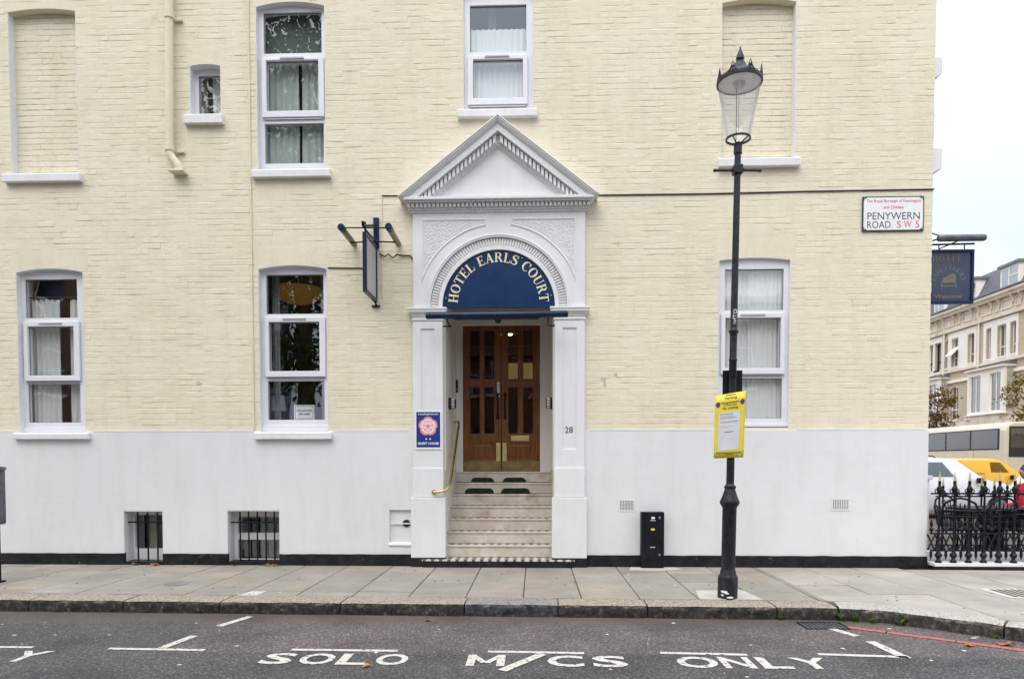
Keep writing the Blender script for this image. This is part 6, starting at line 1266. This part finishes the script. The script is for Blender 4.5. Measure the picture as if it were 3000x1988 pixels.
# --- trees
def leafmat(name, a, b_, c_=None):
    m = bpy.data.materials.new(name); m.use_nodes = True; t = m.node_tree; t.nodes.clear(); o = N(t, 'ShaderNodeOutputMaterial'); g = N(t, 'ShaderNodeNewGeometry')
    pts = [(0.0, a), (0.5, b_), (1.0, c_ or b_)]; c = ramp(t, g.outputs['Random Per Island'], pts)
    d = N(t, 'ShaderNodeBsdfDiffuse'); l = N(t, 'ShaderNodeBsdfTranslucent'); x = N(t, 'ShaderNodeMixShader'); x.inputs[0].default_value = .35
    t.links.new(c, d.inputs[0]); t.links.new(c, l.inputs[0]); t.links.new(d.outputs[0], x.inputs[1]); t.links.new(l.outputs[0], x.inputs[2]); t.links.new(x.outputs[0], o.inputs[0]); return m
M['bark'] = mat('bark', (0.10, 0.08, 0.06), 0.9, c2=(0.16, 0.13, 0.10), vs=9, bump=0.5, bs=20); M['leaf_red'] = leafmat('autumn_leaf', (0.20, 0.055, 0.02), (0.13, 0.10, 0.025), (0.07, 0.09, 0.02)); M['leaf_gold'] = leafmat('turning_leaf', (0.10, 0.11, 0.025), (0.20, 0.14, 0.03)); M['leaf_green'] = leafmat('plane_leaf', (0.035, 0.06, 0.015), (0.06, 0.095, 0.022), (0.09, 0.11, 0.03))
def tree(name, label, x, y, h0, h1, rad, nclump, nleaf, ls, m, tr, seed, zg=0.0):
    random.seed(seed); t = thing(name, (x, y, zg), label, 'tree'); tk = MB(); ends = []
    tk.tube([(x, y, zg-.1), (x+.02, y, zg+(h0-zg)*.6), (x-.03, y+.02, h0+(h1-h0)*.3), (x+.04, y, h0+(h1-h0)*.75)], [tr*1.25, tr, tr*.7, tr*.2], 10)
    for k in range(9):
        a = k*2.4+seed; z = h0+(h1-h0)*(.02+.07*k); e = Vector((x+rad*.75*math.cos(a), y+rad*.75*math.sin(a), z+(h1-h0)*.22)); tk.tube([(x, y, z), (x+(e.x-x)*.45, y+(e.y-y)*.45, z+(e.z-z)*.35), e], [tr*.45, tr*.3, tr*.08], 6)
    tk.build('trunk', M['bark'], t, smooth=True); cr = MB(); zc = (h0+h1)/2; hz = (h1-h0)/2
    for c in range(nclump):
        while True:
            p = Vector((random.uniform(-1, 1), random.uniform(-1, 1), random.uniform(-1, 1)))
            if .25 < p.length < 1 and random.random() < .35+.65*p.length: break
        cc = Vector((x+p.x*rad*(1-.25*max(0, p.z)), y+p.y*rad*(1-.25*max(0, p.z)), zc+p.z*hz)); cr_ = rad*random.uniform(.16, .30)
        for l in range(nleaf):
            q = Vector((random.gauss(0, 1), random.gauss(0, 1), random.gauss(0, .7))); q = cc+q*cr_*.6
            u = Vector((random.gauss(0, 1), random.gauss(0, 1), random.gauss(0, 1))).normalized(); w = u.cross(Vector((random.gauss(0, 1), random.gauss(0, 1), random.gauss(0, 1)))).normalized(); s = ls*random.uniform(.6, 1.3)
            cr.quad(tuple(q-u*s), tuple(q+w*s*.6-u*s*.1), tuple(q+u*s), tuple(q-w*s*.6-u*s*.1))
    cr.build('crown', m, t, weld=False); return t
tree('street_tree', 'small red brown autumn tree in front of the terrace', 26.0, 36.3, 2.9, 6.4, 1.25, 60, 34, .085, M['leaf_red'], .09, 3); tree('street_tree', 'small yellow green tree beyond the coach windscreen', 26.0, 28.3, 3.4, 6.0, 1.15, 34, 30, .085, M['leaf_gold'], .08, 8)
tree('plane_tree', 'large leafy tree across the road mirrored in the vacancies window', -9.0, -17.5, 4.0, 19.5, 4.6, 340, 60, .125, M['leaf_green'], .32, 12)
ob = thing('opposite_terrace', (10, -22, 0), 'brown brick terrace across the road, mirrored in the door glass', 'terrace')
M['brown'] = mat('brown_brick', (0.16, 0.10, 0.065), 0.9, c2=(0.22, 0.14, 0.09), vs=5)
oh = [(x, x+1.1, z, z+1.9) for x in (-3.2, -.2, 2.8, 5.8, 8.8, 11.8, 14.8, 17.8, 20.8) for z in (1.2, 4.6)]
b = MB().holes(-5, 24, -.15, 8.4, oh, -22.0, -22.3); b.build('wall', M['brown'], ob); MB().box(-5, 24, -28, -22.6, -.15, 8.2).build('rooms', M['ink'], ob); MB().box(-5.1, 24.1, -28, -21.8, 8.401, 8.7).build('parapet', M['stonewhite'], ob)
for h in oh:
    wf = MB().holes(h[0], h[1], h[2], h[3], [(h[0]+.07, h[1]-.07, h[2]+.07, h[2]+.92), (h[0]+.07, h[1]-.07, h[2]+.98, h[3]-.07)], -22.15, -22.2).build('window', M['stonewhite'], ob); MB().box(h[0]-.08, h[1]+.08, -22.14, -21.9, h[2]-.12, h[2]-.001).build('sill', M['stonewhite'], wf)
o2 = thing('opposite_house', (-26, -22, 0), 'tall brown brick house across the road, mirrored in the window beside the parking machine', 'house')
oh = [(x, x+1.1, z, z+1.9) for x in (-37, -33.5, -30, -26.5, -23, -19.5, -16) for z in (1.2, 4.6, 8.0)]
MB().holes(-40, -13.4, -.15, 12.5, oh, -22.0, -22.3).build('wall', M['brown'], o2); MB().box(-40, -13.4, -28, -22.6, -.15, 12.4).build('rooms', M['ink'], o2); MB().box(-40.1, -13.3, -28, -21.8, 12.501, 12.8).build('parapet', M['stonewhite'], o2)
for h in oh:
    wf = MB().holes(h[0], h[1], h[2], h[3], [(h[0]+.07, h[1]-.07, h[2]+.07, h[2]+.92), (h[0]+.07, h[1]-.07, h[2]+.98, h[3]-.07)], -22.15, -22.2).build('window', M['stonewhite'], o2); MB().box(h[0]-.08, h[1]+.08, -22.14, -21.9, h[2]-.12, h[2]-.001).build('sill', M['stonewhite'], wf)
# --- fallen leaves, weeds, litter
M['deadleaf'] = mat('fallen_leaf', (0.42, 0.16, 0.03), 0.7, c2=(0.30, 0.13, 0.04), vs=40, rnd=0.35); M['weed'] = leafmat('weed_leaf', (0.05, 0.14, 0.02), (0.10, 0.22, 0.03))
def leaf(x, y, z, s, rz, label, seed):
    b = MB(); pts = [(0, -.5), (.22, -.30), (.5, -.28), (.34, -.02), (.55, .2), (.25, .2), (0, .55), (-.25, .2), (-.55, .2), (-.34, -.02), (-.5, -.28), (-.22, -.30)]; n = len(pts)
    def hgt(u, v): return z+.004+s*(.30*(u*u)+.14*math.sin(v*4+seed)+.10)
    b.v = [(x+s*(u*math.cos(rz)-v*math.sin(rz)), y+s*(u*math.sin(rz)+v*math.cos(rz)), hgt(u, v)) for u, v in pts]+[(x, y, z+.004+s*.10)]
    b.f = [(i, (i+1) % n, n) for i in range(n)]; b.v.append((x-s*.8*math.sin(rz+2.9), y+s*.8*math.cos(rz+2.9), z+.006)); b.f.append((n+1, 0, 1))
    o = b.build('fallen_leaf', M['deadleaf'], None, weld=False); o.modifiers.new('t', 'SOLIDIFY').thickness = .001; tag(o, label, 'leaf', 'fallen leaves')
leaf(-5.30, -2.50, ROADZ, .13, .4, 'large orange leaf lying in the gutter by the parking machine', 1); leaf(-1.225, -4.03, ROADZ, .065, 2.0, 'curled brown leaf lying on the last letters of the first painted word', 2); leaf(-1.0, -2.60, ROADZ, .06, 1.1, 'small orange leaf in the gutter below the steps', 3)
leaf(3.80, -3.28, ROADZ, .12, .9, 'yellow brown leaf between the pale kerb and the red line', 4); leaf(3.50, -3.32, ROADZ, .08, 2.4, 'small brown leaf lying on the red line', 5)
for i, (x, y) in enumerate(((-5.06, -.06), (-5.0, -.09), (-4.98, .02), (-5.30, -.05))): leaf(x, y, .0 if y < -.03 else .04, .09, i*1.9, 'dry brown leaf drifted under the smaller barred window', 6+i)
for i, (x, y) in enumerate(((-3.45, -.05), (-3.40, -.09), (-3.98, -.05), (-3.52, -.10))): leaf(x, y, .0, .085, i*1.4+.5, 'dry brown leaf drifted under the wider barred window', 11+i)
def weed(x, y, z, s, seed, label):
    random.seed(seed); b = MB()
    for i in range(16):
        a = random.uniform(0, 6.28); L = s*random.uniform(.5, 1.1); up = random.uniform(.7, 2.2); d = Vector((math.cos(a), math.sin(a), up)).normalized(); w = Vector((-math.sin(a), math.cos(a), 0))*L*.22; o = Vector((x, y, z)); m = o+d*L*.6; e = o+d*L-Vector((0, 0, L*.15)); b.quad(tuple(o), tuple(m+w), tuple(e), tuple(m-w))
    o = b.build('weed', M['weed'], None, weld=False); tag(o, label, 'weed', 'weeds along the kerb')
for i, (x, dy, s, lb_) in enumerate(((2.30, -.01, .06, 'tiny weed in the kerb joint beside the lamp post'), (2.86, -.02, .10, 'green weed growing at the kerb angle by the gully'), (2.98, -.02, .09, 'bushy weed at the kerb foot right of the gully'), (3.11, -.03, .07, 'low weed at the kerb foot above the red line start'), (3.30, -.04, .09, 'separate weed tuft at the foot of the pale kerb'), (3.86, -.03, .05, 'tiny weed near the pale kerb joint'))): weed(x, yk(x)+dy, ROADZ, s, i+50, lb_)
random.seed(77); gum = MB()
for i in range(70):
    x, y = random.uniform(-6, 6), random.uniform(-5.2, -2.6); r = random.uniform(.006, .020); gum.prism([(x+r*1.3*math.cos(k*math.pi/3)*random.uniform(.6, 1.2), y+r*math.sin(k*math.pi/3)*random.uniform(.6, 1.2)) for k in range(6)], ROADZ+.001, ROADZ+.004, 'xy')
tag(gum.build('litter_specks', M['road_white'], road), kind='stuff')

for mm_, nn, zz in (('slab_dark', 60, .0035), ('cement', 40, .0035)):
    gp = MB()
    for i in range(nn):
        x = random.uniform(-6.5, 5.5); y = random.uniform(yk(x)+.36, -.2); r = random.uniform(.008, .018); gp.prism([(x+r*math.cos(k*math.pi/4)*random.uniform(.7, 1.2), y+r*math.sin(k*math.pi/4)*random.uniform(.7, 1.2)) for k in range(8)], -.01, zz, 'xy')
    tag(gp.build('gum_spots', M[mm_], pave), kind='stuff')
